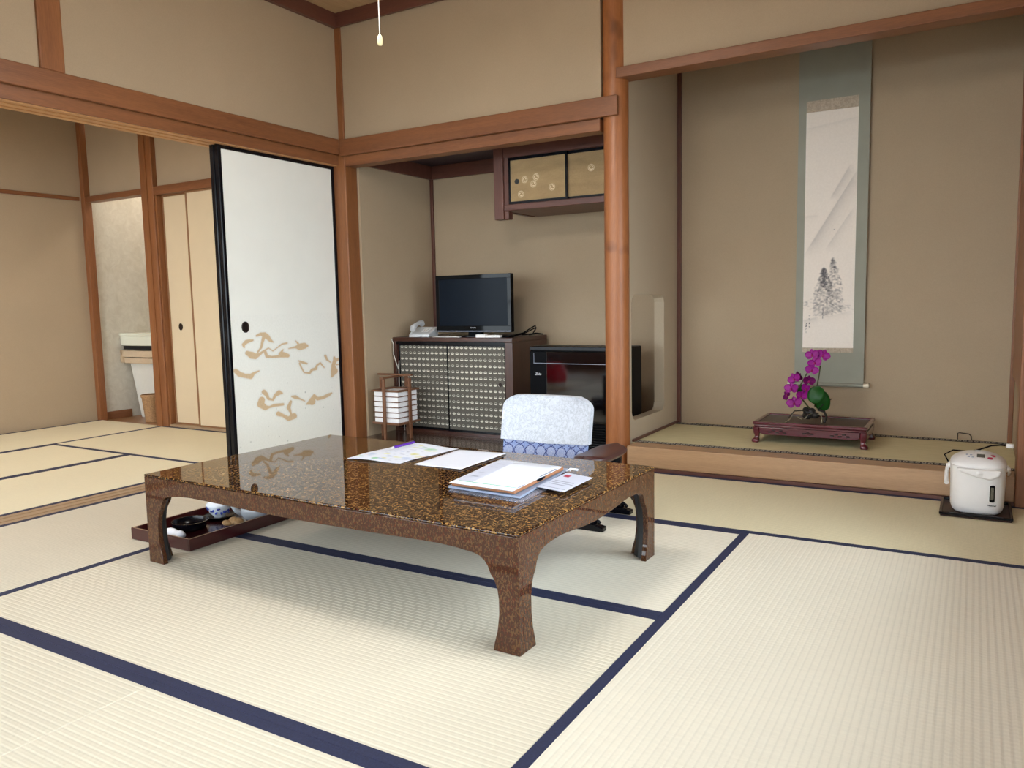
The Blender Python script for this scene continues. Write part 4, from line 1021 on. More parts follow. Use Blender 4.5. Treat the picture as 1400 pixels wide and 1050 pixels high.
def on_lid(x, y):
    f_ = ((abs(x) / 0.1005) ** 3 + (abs(y) / 0.111) ** 3) ** (1 / 3)
    return float(np.interp(f_, [p_[1] for p_ in LIDP[::-1]], [p_[0] for p_ in LIDP[::-1]]))
def lidbox(nm, x, y, w_, d_, m_, h_=0.004):
    o_ = MB().box(-w_ / 2, w_ / 2, -d_ / 2, d_ / 2, -0.003, h_ - 0.0015, 0.001).build(nm, m_, lid)
    o_.location = (x, y, on_lid(x, y)); o_.rotation_euler = (0.45 if y < 0 else 0.0, 0, 0); return o_
lidbox('display', 0.008, -0.062, 0.028, 0.022, 'display')
lidbox('vent_cover', 0.006, -0.012, 0.038, 0.02, 'grey_plastic', 0.003)
for x, y in ((0.050, -0.046), (0.040, -0.072)):
    o_ = MB().lathe([(0.0, -0.002), (0.0095, -0.002), (0.0095, 0.0018), (0.0, 0.002)], 20, sy=0.7).build('red_button', 'red_ink', lid, True, 40); o_.location = (x, y, on_lid(x, y)); o_.rotation_euler = (0.45, 0, 0)
for x, y in ((-0.040, -0.050), (-0.026, -0.056), (-0.034, -0.070), (-0.020, -0.074)): lidbox('small_button', x, y, 0.009, 0.006, 'grey_ink', 0.003)
for s in (-1, 1):
    o_ = MB().lathe([(0.0, 0.0), (0.014, 0.0), (0.014, 0.008), (0.0, 0.010)], 18).xf(Matrix.Rotation(s * PI / 2, 4, 'Y')).build('handle_hinge', 'white_plastic', hp, True, 40); o_.location = (s * 0.099, 0.01, 0.178)
MB().tube([(-0.108, 0.01, 0.18), (-0.112, -0.01, 0.155), (-0.112, -0.045, 0.130), (-0.109, -0.075, 0.118)], [0.007, 0.007, 0.008, 0.009], 10).build('carry_handle', 'white_plastic', hp, True, 50)
MB().tube([(0.108, 0.01, 0.18), (0.112, 0.05, 0.155), (0.110, 0.08, 0.14)], 0.006, 10).build('carry_handle', 'white_plastic', hp, True, 50)
# cord from the pot to the post
cA = Vector((0.04, 3.85, 0.21)); 
cdv = thing('power_cord', 'black power cord with white plug running from the hot water pot to the post', 'cord', (0.148, 3.80, 0.25))
base = Vector((0.148, 3.80, 0.25))
pts = [Vector((-0.075, 3.85, 0.17)), Vector((-0.092, 3.86, 0.20)), Vector((-0.06, 3.86, 0.222)), Vector((0.0, 3.85, 0.222)), Vector((0.04, 3.845, 0.235)), Vector((0.08, 3.84, 0.255)), Vector((0.115, 3.83, 0.262)), Vector((0.132, 3.822, 0.262))]
MB().tube([p_ - base for p_ in pts], 0.0032, 8).build('cable', 'black_plastic', cdv, True)
MB().box(-0.016, 0.0115, 0.008, 0.026, 0.004, 0.022, 0.003).build('plug', 'white_plastic', cdv)

# ---- scroll
YS = YA - 0.022
def sx_at(u, v): return on_y(u, v, YS)
SL, SR = -0.892, -0.5225; S_B, S_T = 0.402, 2.42
sc = thing('hanging_scroll', 'hanging scroll with an ink painting of snowy firs on grey-green cloth', 'scroll', ((SL + SR) / 2, YS, S_B))
hw = (SR - SL) / 2
MB().box(-hw, hw, -0.001, 0.001, 0.0, S_T - S_B).build('mount', 'scroll_cloth', sc)
PLx, PRx, PB, PT = -0.850, -0.580, 0.607, 1.920
nx, nz = 120, 560
gx = np.linspace(PLx, PRx, nx + 1); gz = np.linspace(PB, PT, nz + 1); X, Z = np.meshgrid(gx, gz)
# pixel coordinates of the print, taken once from the photograph's view of the flat scroll
uu = 1098.0 + (X - PLx) / (PRx - PLx) * 70 + (Z - PB) / (PT - PB) * 6; vv = 475 - (Z - PB) / (PT - PB) * 325
col = np.ones(X.shape + (3,)) * linarr((238, 226, 214)); rs = np.random.RandomState(8)
den = np.zeros(X.shape)
def wash(p0, p1, depth, amt):
    global den
    (a, b), (c_, d) = p0, p1; dx, dy = c_ - a, d - b; L = math.hypot(dx, dy)
    s = ((uu - a) * dx + (vv - b) * dy) / (L * L); k = ((uu - a) * (-dy) + (vv - b) * dx) / L   # distance to the right / below
    f = np.where(k > 0, np.exp(-k / depth), np.exp(k / 0.7)) * np.clip(np.minimum(s + 0.05, 1.05 - s) * 5, 0, 1)
    den = np.maximum(den, f * amt)
wash((1103, 341), (1174, 231), 9, 0.30); wash((1130, 338), (1168, 283), 6, 0.20); wash((1137, 268), (1163, 226), 7, 0.26)
wash((1100, 172), (1176, 163), 3, 0.10); wash((1098, 292), (1120, 290), 3, 0.10); wash((1098, 437), (1120, 432), 5, 0.22); wash((1120, 434), (1166, 424), 4, 0.12)
def dab(cu, cv, ru, rv, amt, an=0.0):
    global den
    du, dv_ = uu - cu, vv - cv; ca, sa = math.cos(an), math.sin(an); a = (du * ca + dv_ * sa) / ru; b = (-du * sa + dv_ * ca) / rv
    f = np.clip(1.25 - (a * a + b * b), 0, 1) * amt; den = den + f * (1 - den)
def fir(ax, ay, by, wmax, n_, dark, lean=0.0):
    for k in range(n_):
        s = rs.rand() ** 0.8; wv = wmax * min(1, s * 1.8 + 0.12) * (1 - 0.25 * max(0, s - 0.7))
        o_ = rs.uniform(-1, 1); dab(ax + lean * s + o_ * wv, ay + (by - ay) * s, rs.uniform(1.2, 3.0), rs.uniform(0.8, 1.7), dark * 0.75 * rs.uniform(0.35, 1.0) * (1.2 - 0.6 * s), rs.uniform(-0.5, 0.5) + o_ * 0.8)
fir(1140.5, 350, 426, 11.5, 400, 0.42, 3.0); fir(1128.4, 363, 430, 14.0, 560, 0.46, -1.5)
for k in range(90): dab(1128 + rs.normal(0, 1.6), 364 + 26 * rs.rand(), 1.0, 1.3, 0.5)
for k in range(60): dab(1150 + rs.normal(0, 6), 419 + rs.normal(0, 3), 2.2, 0.8, 0.20, 0.4)
for k in range(24): dab(1105 + rs.normal(0, 4), 414 + rs.normal(0, 3), 2.0, 0.9, 0.18)
for k in range(8): dab(1127 + rs.normal(0, 0.5), 419 + 2 * k, 0.8, 1.4, 0.6)
dab(1142, 311, 1.2, 0.5, 0.6)
for k, (cu, cv) in enumerate(((1108.3, 429.5), (1108.2, 435), (1108.2, 441), (1108.0, 446), (1103.8, 441), (1103.6, 445), (1103.5, 449))):
    for j in range(5): dab(cu + rs.uniform(-0.8, 0.8), cv + rs.uniform(-1.2, 1.2), rs.choice([0.3, 1.0]), rs.choice([0.3, 0.9]), 0.8)
dab(1103.3, 453, 1.5, 1.5, 0.3)
den = np.clip(den, 0, 0.95)[..., None]; col = col * (1 - den) + linarr((60, 58, 68)) * den
grid_print('ink_painting', nx, nz, lambda u, v: (-hw + (PLx - SL) + u * (PRx - PLx), -0.0022, PB - S_B + v * (PT - PB)), col, 'scroll_print', sc)
t = NT('patterned_band'); nn = t.noise(t.coord(), 60, 4, 0.7, 1); t.base(t.ramp(nn, [(0.35, S(168, 152, 134)), (0.65, S(196, 180, 160))])); t.set(rough=0.8); M['band'] = t.m
MB().box(-hw + (PLx - SL), -hw + (PRx - SL), -0.0021, -0.0012, PT - S_B + 0.0005, PT - S_B + 0.062).build('upper_band', 'band', sc)
MB().box(-hw + (PLx - SL), -hw + (PRx - SL), -0.0021, -0.0012, PB - S_B - 0.026, PB - S_B - 0.0005).build('lower_band', 'band', sc)
MB().tube([(-hw, -0.002, -0.004), (hw, -0.002, -0.004)], 0.011, 16).build('roller', 'scroll_cloth', sc, True, 50)
for s in (-1, 1): MB().tube([(s * (hw + 0.0005), -0.002, -0.004), (s * (hw + 0.030), -0.002, -0.004)], [0.013, 0.0145], 16).build('roller_knob', 'ivory', sc, True, 50)
MB().tube([(-hw, 0, S_T - S_B + 0.006), (hw, 0, S_T - S_B + 0.006)], 0.007, 10).build('top_rod', 'wood_x', sc, True)
MB().tube([(-0.1, 0, S_T - S_B + 0.012), (0, 0.006, S_T - S_B + 0.09), (0.1, 0, S_T - S_B + 0.012)], 0.0018, 6).build('hanging_cord', 'pull_cord', sc)

# small wire bracket on the alcove wall
h0 = Vector((-0.055, YA - 0.0255, Z_TOK + 0.0022))
o = MB().tube([(0, 0, 0.001), (0, 0, 0.034), (0.008, 0, 0.037), (0.052, 0, 0.032), (0.062, 0, 0.022), (0.064, 0, 0.001)], 0.0026, 8).build('wire_bracket', 'dark_metal', None, True); o.location = h0
tag(o, 'small bent metal bracket at the foot of the scroll alcove wall', 'bracket')

# ---- orchid stand
st = thing('display_stand', 'low carved rosewood display stand on the alcove mat', 'stand', (-0.727, 4.42, Z_TOK + 0.0002))
ax_, ay_ = 0.283, 0.178
MB().box(-ax_ + 0.02, ax_ - 0.02, -ay_ + 0.02, ay_ - 0.02, 0.098, 0.106).build('top_panel', 'rosewood_dark', st)
for a in ((-ax_, ax_, -ay_, -ay_ + 0.02), (-ax_, ax_, ay_ - 0.02, ay_), (-ax_, -ax_ + 0.02, -ay_ + 0.0205, ay_ - 0.0205), (ax_ - 0.02, ax_, -ay_ + 0.0205, ay_ - 0.0205)):
    MB().box(*a, 0.096, 0.113, 0.005, 3).build('top_moulding', 'rosewood', st)
MB().box(-ax_ + 0.006, ax_ - 0.006, -ay_ + 0.006, -ay_ + 0.016, 0.084, 0.0955, 0.003).box(-ax_ + 0.006, ax_ - 0.006, ay_ - 0.016, ay_ - 0.006, 0.084, 0.0955, 0.003).box(-ax_ + 0.006, -ax_ + 0.016, -ay_ + 0.0165, ay_ - 0.0165, 0.084, 0.0955, 0.003).box(ax_ - 0.016, ax_ - 0.006, -ay_ + 0.0165, ay_ - 0.0165, 0.084, 0.0955, 0.003).build('waist', 'rosewood', st)
for s in (-1, 1):
    def ap(l): return [(-l, 0.0835), (l, 0.0835), (l, 0.056), (l - 0.01, 0.048), (l - 0.03, 0.045), (-l + 0.03, 0.045), (-l + 0.01, 0.048), (-l, 0.056)]
    a, b = sorted((s * (ay_ - 0.002), s * (ay_ - 0.014)))
    f_ = MB().prism(ap(ax_ - 0.034), 'y', a, b, 0.002).build('apron', 'rosewood', st)
    if s < 0:
        for cx_ in (-0.155, 0.0, 0.155):
            for k in range(5 if cx_ else 3):
                off = (k - (2 if cx_ else 1)) * 0.019
                MB().ell((cx_ + off, -ay_ + 0.0016, 0.064 + 0.005 * ((k % 2) * 2 - 1) * (1 if cx_ else 0.4)), (0.011, 0.0025, 0.0045), 10, 6).build('carving', 'rosewood_dark', f_, True)
    a, b = sorted((s * (ax_ - 0.002), s * (ax_ - 0.014)))
    MB().prism(ap(ay_ - 0.034), 'x', a, b, 0.002).build('apron', 'rosewood', st)
    for q_ in (-1, 1):
        t = MB(); rings = []
        for z, off, r_ in ((0.0, 0.004, 0.017), (0.008, 0.004, 0.0195), (0.016, 0.003, 0.018), (0.022, 0.0, 0.013), (0.034, -0.003, 0.0125), (0.05, -0.001, 0.016), (0.07, 0.0, 0.0165), (0.0835, 0.0, 0.0165)):
            cx_, cy_ = s * (ax_ - 0.0175 + off), q_ * (ay_ - 0.0175 + off)
            rings.append([(cx_ + x, cy_ + y, z) for x, y in sup(r_, r_, 4.0, 20)])
        t.loft(rings).build('leg', 'rosewood', st, True, 40)

# ---- orchid
oz = Z_TOK + 0.1067
org = Vector((-0.70, 4.40, oz))
orc = thing('orchid', 'magenta orchid with bare roots and round green leaves on the rosewood stand', 'orchid', tuple(org))
YO = 4.40
def op(u, v, dy=0.0):
    return Vector(on_y(u, v, YO + dy)) - org
rs = random.Random(11)
t = MB()
for k in range(9):
    b = op(1110 + rs.uniform(-8, 8), 572, rs.uniform(-0.03, 0.03)); t.ell((b.x, b.y, 0.028 + rs.uniform(0, 0.03)), (0.022, 0.02, 0.017), 10, 6)
t.build('root_mass', 'root_dark', orc, True)
def rootp(pts, r, m_):
    P_ = [op(u, v, dy) for u, v, dy in pts]
    for p_ in P_: p_.z = max(p_.z, r + 0.0003)
    MB().tube(P_, r, 8).build('aerial_root', m_, orc, True)
rootp([(1108, 565, 0), (1096, 561, -0.02), (1086, 562, -0.04), (1078, 572, -0.05)], 0.0035, 'root_dark')
rootp([(1088, 560, -0.02), (1084, 566, -0.05), (1079, 574, -0.08), (1073, 577, -0.1)], 0.002, 'root')
rootp([(1104, 568, -0.02), (1096, 568, -0.06), (1090, 570, -0.08), (1096, 573, -0.10)], 0.002, 'root')
rootp([(1112, 565, -0.02), (1105, 567, -0.05), (1100, 573, -0.09)], 0.002, 'root')
rootp([(1116, 566, -0.02), (1122, 567, -0.06), (1124, 573, -0.08), (1123, 578, -0.10)], 0.003, 'root')
rootp([(1118, 560, 0), (1127, 563, 0.0), (1130, 570, -0.03), (1127, 578, -0.06)], 0.006, 'root_dark')
rootp([(1120, 558, 0), (1130, 549, 0.02), (1138, 545, 0.03)], 0.003, 'root_dark')
# flower spikes
spike = [(1108, 560, 0.0), (1096, 545, 0.0), (1090, 535, -0.01), (1095, 525, -0.01), (1103, 511, -0.01), (1110, 498, -0.02), (1112, 488, -0.02)]
MB().tube([op(*p_) for p_ in spike], [0.004, 0.004, 0.0035, 0.003, 0.003, 0.0025, 0.002], 8).build('flower_stem', 'stem', orc, True)
MB().tube([op(1114, 556, 0.01), op(1117, 528, 0.02), op(1120, 512, 0.02), op(1121.5, 500, 0.02)], [0.004, 0.0035, 0.003, 0.0035], 8).build('flower_stem', 'stem', orc, True)
def petal_pts(L, Wd, n=6, cup=0.2):
    """one petal: outline grid along its length, gently cupped"""
    rows = []
    for i in range(n + 1):
        s = i / n; w_ = Wd * math.sin(PI * (0.08 + 0.86 * s)) ** 0.75 * (1 if i < n else 0.35)
        rows.append([(s * L, j * w_, cup * L * (s * s) * 0.5 - 0.25 * abs(j) * w_ * cup + 0.03 * L * (1 - abs(j))) for j in (-1, -0.5, 0, 0.5, 1)])
    return rows
def petal_mesh(t, L, Wd, m_, cup=0.2):
    bm_ = bmesh.new(); R = [[bm_.verts.new(p_) for p_ in row] for row in petal_pts(L, Wd, 6, cup)]
    for i in range(len(R) - 1):
        for j in range(4): bm_.faces.new((R[i][j], R[i][j + 1], R[i + 1][j + 1], R[i + 1][j]))
    bmesh.ops.solidify(bm_, geom=bm_.faces[:], thickness=0.0008)
    t._add(bm_, m_)
def flower(u, v, dy, size, facing, roll, dark=False):
    f_ = bpy.data.objects.new('flower', None); 
    t = MB()
    for a_, L, Wd, off in ((90, 0.85, 0.30, -0.002), (215, 0.85, 0.30, -0.002), (325, 0.85, 0.30, -0.002), (10, 1.0, 0.52, 0.001), (170, 1.0, 0.52, 0.001)):
        m_ = Matrix.Rotation(math.radians(a_ + roll), 4, 'Z') @ Matrix.Translation((0.02 * size, 0, off)); petal_mesh(t, L * size, Wd * size, m_, 0.25)
    q_ = Vector((0, 0, 1)).rotation_difference(Vector(facing).normalized()).to_matrix().to_4x4()
    t.xf(Matrix.Translation(op(u, v, dy)) @ q_); o_ = t.build('flower', 'petal2' if dark else 'petal', orc, True)
    l = MB().ell((0, -0.12 * size, 0.12 * size), (0.16 * size, 0.2 * size, 0.14 * size), 10, 6).ell((0, 0.05 * size, 0.12 * size), (0.07 * size, 0.07 * size, 0.09 * size), 8, 6)
    l.xf(Matrix.Translation(op(u, v, dy)) @ q_); l.build('lip', 'lip', o_, True)
    bpy.data.objects.remove(f_)
FD = [(1110.5, 485, -0.02, 0.030, (-0.1, -1, 0.1), 5), (1125, 485.5, -0.01, 0.031, (0.25, -1, 0.15), -10), (1114, 496, -0.035, 0.030, (0.0, -1, 0.3), 15), (1110, 506, -0.03, 0.029, (0.1, -1, 0.0), -5),
      (1106, 521, -0.02, 0.029, (0.7, -1, 0.2), 30), (1086, 518, -0.01, 0.031, (-0.3, -1, 0.1), 10), (1082, 531, -0.03, 0.032, (-0.2, -1, 0.2), -8), (1076, 540, -0.01, 0.026, (-0.8, -1, 0.1), 20),
      (1086, 551, -0.04, 0.034, (-0.1, -1, 0.2), 4), (1102, 532, 0.0, 0.026, (0.6, -1, 0.3), -20), (1096, 541, -0.02, 0.027, (0.5, -1, 0.0), 12), (1092, 514, 0.01, 0.022, (0.9, -0.6, 0.4), 0)]
for k, a in enumerate(FD): flower(*a[:3], a[3] * 1.22, *a[4:], dark=(k in (4, 7, 11)))
MB().ell(op(1079, 524, 0.01), (0.010, 0.008, 0.009)).build('pale_bud', 'bud_white', orc, True)
def leaf(u, v, dy, rx_, rz_, tiltx, rot_, m_='leaf'):
    t = MB(); bm_ = bmesh.new(); n = 10; R = []
    for i in range(n + 1):
        s = -1 + 2 * i / n; w_ = rx_ * math.sqrt(max(0.0, 1 - s * s)) + 0.0005
        R.append([bm_.verts.new((j * w_, -0.25 * rz_ * (1 - s * s) + 0.16 * w_ * abs(j), s * rz_)) for j in (-1, -0.6, -0.2, 0, 0.2, 0.6, 1)])
    for i in range(n):
        for j in range(6): bm_.faces.new((R[i][j], R[i][j + 1], R[i + 1][j + 1], R[i + 1][j]))
    bmesh.ops.solidify(bm_, geom=bm_.faces[:], thickness=0.002)
    t._add(bm_, Matrix.Translation(op(u, v, dy)) @ Matrix.Rotation(tiltx, 4, 'X') @ Matrix.Rotation(rot_, 4, 'Y')); t.build('leaf', m_, orc, True)
leaf(1116, 540, -0.01, 0.044, 0.050, -0.25, 0.25); leaf(1124, 548, 0.02, 0.042, 0.060, 0.2, -0.1); leaf(1100, 535, 0.04, 0.03, 0.045, 0.1, -0.9)
# ---- cabinet with sliding doors
CX0, CX1, CY, CH = -3.468, -2.507, 4.245, 0.648
cb = thing('low_cabinet', 'dark wooden cabinet with two fan-print sliding doors under the television', 'cabinet', (CX0, CY, Z_ALC + 0.0003))
cw = CX1 - CX0; cdp = 0.47
MB().box(0, cw, 0, cdp, CH - 0.028, CH, 0.003).build('top', 'cab_wood_x', cb)
MB().box(0, 0.026, 0.002, cdp, 0, CH - 0.0285, 0.002).build('side_panel', 'cab_wood', cb)
MB().box(cw - 0.055, cw, 0.002, cdp, 0, CH - 0.0285, 0.002).build('side_panel', 'cab_wood', cb)
MB().box(0.0265, cw - 0.0555, cdp - 0.012, cdp, 0, CH - 0.0285).build('back_panel', 'cab_wood', cb)
MB().box(0.0265, cw - 0.0555, 0.002, cdp - 0.0125, 0, 0.018).build('base_rail', 'cab_wood_x', cb)
MB().box(0.0265, cw - 0.0555, 0.004, 0.05, CH - 0.046, CH - 0.0288).build('top_rail', 'black_lacquer', cb)
def cab_door(x0, x1, y, name='sliding_door'):
    d = bpy.data.objects.new(name, None)
    bpy.data.objects.remove(d)
    z0, z1 = 0.0185, CH - 0.0465
    p_ = MB().box(x0 + 0.008, x1 - 0.008, y + 0.003, y + 0.014, z0 + 0.01, z1 - 0.008).build(name, 'fan_paper', cb, label='sliding door papered with pale fan motifs on grey')
    for a, b in ((x0, x0 + 0.010), (x1 - 0.010, x1)): MB().box(a, b, y, y + 0.016, z0, z1, 0.001).build('frame_stile', 'black_lacquer', p_)
    for a, b in ((z0, z0 + 0.014), (z1 - 0.011, z1)): MB().box(x0 + 0.0105, x1 - 0.0105, y, y + 0.016, a, b).build('frame_rail', 'black_lacquer', p_)
    return p_
cab_door(0.027, 0.475, 0.030)
d2 = cab_door(0.447, cw - 0.056, 0.010)
hd = MB().lathe([(0.0, 0.0), (0.013, 0.0), (0.013, 0.002), (0.010, 0.003), (0.0, 0.001)], 20).xf(Matrix.Rotation(PI / 2, 4, 'X')).build('finger_pull', 'dark_metal', d2, True, 40); hd.location = (cw - 0.10, 0.0128, 0.345)
ZC = Z_ALC + CH + 0.0005

# cord hanging at the left of the cabinet
o = MB().tube([(-3.4715, 4.236, 0.668), (-3.452, 4.236, 0.63), (-3.455, 4.235, 0.56), (-3.432, 4.234, 0.50), (-3.418, 4.234, 0.46), (-3.412, 4.234, 0.49), (-3.408, 4.234, 0.52), (-3.412, 4.234, 0.46), (-3.414, 4.234, 0.33), (-3.39, 4.235, 0.20), (-3.38, 4.236, Z_ALC + 0.004)], 0.0028, 8).build('lamp_cord', 'pull_cord', None, True)
tag(o, 'thin white cord hanging down the left edge of the cabinet', 'cord')

# ---- television
tv = thing('television', 'black flat television on the wooden cabinet', 'television', (-2.885, 4.40, ZC), 0.035)
MB().box(-0.292, 0.292, -0.02, 0.02, 0.030, 0.412, 0.006).build('housing', 'black_plastic', tv)
MB().box(-0.15, 0.15, 0.0205, 0.06, 0.08, 0.34, 0.015).build('rear_cover', 'black_plastic', tv)
fr = MB()
for a in ((-0.291, 0.291, 0.385, 0.411), (-0.291, 0.291, 0.031, 0.072), (-0.291, -0.264, 0.0725, 0.3845), (0.264, 0.291, 0.0725, 0.3845)): fr.box(a[0], a[1], -0.0235, -0.0203, a[2], a[3], 0.001)
bz = fr.build('bezel', 'gloss_black', tv)
MB().box(-0.2635, 0.2635, -0.0222, -0.0203, 0.073, 0.384).build('screen', 'screen', tv)
text('brand_name', 'TOSHIBA', 0.011, 'white_ink', bz, (0.0, -0.0237, 0.059), (PI / 2, 0, 0), 0.0003)
MB().box(-0.285, 0.285, -0.0245, -0.0237, 0.034, 0.040).build('silver_line', 'grey_ink', bz)
MB().box(-0.05, 0.05, -0.005, 0.035, 0.012, 0.0298).build('neck', 'black_plastic', tv)
MB().prism([(x * 0.19, y * 0.11) for x, y in sup(1, 1, 2.6, 36)], 'z', 0.0, 0.0115, 0.003).build('foot', 'gloss_black', tv)

# telephone
ph = thing('telephone', 'pale grey desk telephone with its handset on the cabinet beside the television', 'telephone', (-3.262, 4.33, ZC), 0.25)
MB().prism([(-0.085, 0.0), (0.085, 0.0), (0.085, 0.055), (0.07, 0.066), (-0.06, 0.028), (-0.085, 0.018)], 'x', -0.075, 0.075, 0.006).build('base', 'phone', ph)
for i in range(3):
    for j in range(4): MB().box(0.004 + i * 0.018, 0.017 + i * 0.018, -0.05 + j * 0.022, -0.036 + j * 0.022, 0.034 + j * 0.0062, 0.042 + j * 0.0062, 0.002).build('key', 'grey_plastic', ph)
MB().tube([(-0.045, -0.085, 0.050), (-0.045, -0.07, 0.066), (-0.045, -0.02, 0.084), (-0.045, 0.04, 0.096), (-0.045, 0.075, 0.094), (-0.045, 0.09, 0.080)], [0.018, 0.021, 0.014, 0.014, 0.021, 0.018], 14).build('handset', 'phone', ph, True, 60)
MB().tube([(-0.05, -0.088, 0.04), (-0.06, -0.10, 0.012), (-0.03, -0.105, 0.006), (0.0, -0.095, 0.006), (0.02, -0.085, 0.008)], 0.0045, 8).build('coiled_cord', 'phone', ph, True)

# remote control lying in front of the television, flat box, cables
o = MB().box(-0.11, 0.11, -0.011, 0.011, 0, 0.007, 0.002).build('remote_pad', 'grey_plastic', None); o.location = (-3.025, 4.268, ZC); tag(o, 'thin pale strip lying under the television front', 'remote')
r_ = thing('remote_control', 'white remote control lying at the front edge of the cabinet', 'remote control', (-2.69, 4.268, ZC), 0.06)
MB().box(-0.092, -0.02, -0.019, 0.017, 0, 0.021, 0.004).box(-0.0195, 0.088, -0.017, 0.017, 0, 0.016, 0.004).build('case', 'white_plastic', r_)
for i in range(4): MB().box(-0.01 + i * 0.022, 0.002 + i * 0.022, -0.006, 0.006, 0.0161, 0.0178, 0.001).build('button', 'grey_plastic', r_)
cab = thing('cable_bundle', 'black cable bundle at the right end of the cabinet top', 'cables', (-2.56, 4.50, ZC))
P_ = [(-0.05, -0.12, 0.006), (-0.04, -0.06, 0.008), (-0.01, 0.0, 0.02), (0.015, 0.06, 0.05), (0.03, 0.10, 0.066), (0.038, 0.09, 0.05), (0.03, 0.06, 0.012), (-0.05, 0.05, 0.006)]
MB().tube(P_, 0.0045, 8).tube([(x * 0.8, y * 0.9 + 0.012, z * 0.7 + 0.002) for x, y, z in P_], 0.004, 8).build('cable', 'black_plastic', cab, True)
MB().tube([(0.0, 0.06, 0.006), (0.03, 0.10, 0.014), (0.045, 0.13, 0.010), (0.05, 0.16, 0.006)], 0.005, 8).build('cable', 'black_plastic', cab, True)
MB().box(-0.10, 0.0, -0.20, -0.13, 0.0, 0.012, 0.004).build('adapter', 'black_plastic', cab)

# ---- floor heater
ht = thing('floor_heater', 'glossy black floor heater between cabinet and log post', 'heater', (-2.312, 4.12, Z_ALC + 0.0003))
hwid = 0.642
MB().box(0, hwid, 0.012, 0.20, 0.0, 0.605, 0.008).build('body', 'black_plastic', ht)
fp = MB().box(0.115, hwid - 0.004, -0.004, 0.0118, 0.155, 0.575, 0.004).build('front_panel', 'heater_glass', ht)
MB().box(0.002, 0.1145, 0.0, 0.0118, 0.155, 0.575, 0.003).build('control_panel', 'black_plastic', ht)
lp = MB().box(0.03, 0.0318, -0.003, -0.0002, 0.505, 0.565).box(0.03, hwid - 0.006, -0.0056, -0.0042, 0.503, 0.506).build('silver_line', 'grey_ink', ht)
text('brand_name', 'Zuba', 0.020, 'white_ink', ht, (0.058, -0.0006, 0.438), (PI / 2, 0, 0), 0.0004, 0.3)
for i in range(9):
    MB().box(0.02, hwid - 0.012, -0.001, 0.0115, 0.018 + i * 0.0148, 0.026 + i * 0.0148, 0.002).build('grille_slat', 'black_lacquer', ht)
MB().box(0.0, hwid, 0.0, 0.0118, 0.580, 0.604, 0.003).build('top_trim', 'black_lacquer', ht)

# ---- andon lantern
an = thing('paper_lantern', 'small slatted wooden floor lantern with white paper in front of the cabinet', 'lantern', (-3.275, 4.02, Z_ALC + 0.0003))
b0, b1 = 0.105, 0.315; hb = 0.098
MB().box(-hb, hb, -hb, hb, b0 + 0.005, b1 - 0.005).build('paper_shade', 'shade', an)
MB().box(-hb - 0.014, hb + 0.014, -hb - 0.014, hb + 0.014, b0 - 0.009, b0 + 0.0045, 0.002).build('base_board', 'lantern_wood', an)
t = MB()
for s in (-1, 1):
    t.box(-hb - 0.014, hb + 0.014, s * (hb + 0.002) - 0.012, s * (hb + 0.002) + 0.012, b1 - 0.0045, b1 + 0.006)
    t.box(s * (hb + 0.002) - 0.012, s * (hb + 0.002) + 0.012, -hb + 0.011, hb - 0.011, b1 - 0.0045, b1 + 0.006)
t.build('top_frame', 'lantern_wood', an)
for i in range(5):
    z = b0 + 0.036 + i * 0.0345
    t = MB()
    for s in (-1, 1):
        t.box(-hb - 0.007, hb + 0.007, s * (hb + 0.0035) - 0.003, s * (hb + 0.0035) + 0.003, z - 0.0028, z + 0.0028)
        t.box(s * (hb + 0.0035) - 0.003, s * (hb + 0.0035) + 0.003, -hb + 0.0, hb - 0.0, z - 0.0028, z + 0.0028)
    t.build('slat_ring', 'lantern_wood', an)
for dx, dy in ((0, -1), (1, 0), (0, 1), (-1, 0)):
    ww = 0.011; top = 0.395
    pr = [(-ww, b0 - 0.01), (ww, b0 - 0.01), (ww * 0.95, top), (-ww * 0.95, top)]
    lg = [(-ww, b0 - 0.0105), (ww, b0 - 0.0105), (ww * 0.8, 0.0), (-ww * 0.8, 0.0)]
    o_ = hb + 0.0145
    if dx == 0:
        a, b = sorted((dy * o_, dy * (o_ + 0.012))); MB().prism(pr, 'y', a, b).build('post', 'lantern_wood', an); MB().prism(lg, 'y', a, b).build('leg', 'lantern_wood', an)
    else:
        a, b = sorted((dx * o_, dx * (o_ + 0.012))); MB().prism(pr, 'x', a, b).build('post', 'lantern_wood', an); MB().prism(lg, 'x', a, b).build('leg', 'lantern_wood', an)
# carry handle: two crossing bars on the posts
MB().box(-0.012, 0.012, -0.14, 0.14, 0.3955, 0.408, 0.003).build('handle', 'lantern_wood', an)
MB().box(-0.14, 0.14, -0.012, 0.012, 0.4085, 0.42, 0.003).build('handle', 'lantern_wood', an)

# ---- wall cupboard in the television alcove
kx0, kx1, ky, kyb = -2.575, -1.664, 4.30, YA - 0.027
kb = thing('wall_cupboard', 'hanging wall cupboard with two gold paper doors in the television alcove', 'cupboard', (kx0, ky, 1.40))
kw = kx1 - kx0; kd = kyb - ky
MB().box(-0.068, 0.0, -0.012, 0.055, 0.022, 0.462, 0.004).box(0.0, 0.032, 0.0, 0.05, 0.022, 0.072, 0.003).build('corner_post', 'wood_dark_z', kb)
MB().box(-0.075, kw, -0.02, kd, 0.4625, 0.489, 0.003).build('top_board', 'wood_dark_x', kb)
MB().box(0.0005, kw, -0.005, 0.035, 0.398, 0.462, 0.002).build('upper_rail', 'wood_dark_x', kb)
MB().box(0.0005, kw, -0.004, kd, 0.0745, 0.112, 0.003).build('bottom_board', 'wood_dark_x', kb)
MB().box(-0.05, -0.02, 0.056, kd, 0.0745, 0.462).build('side_panel', 'wood_dark_z', kb)
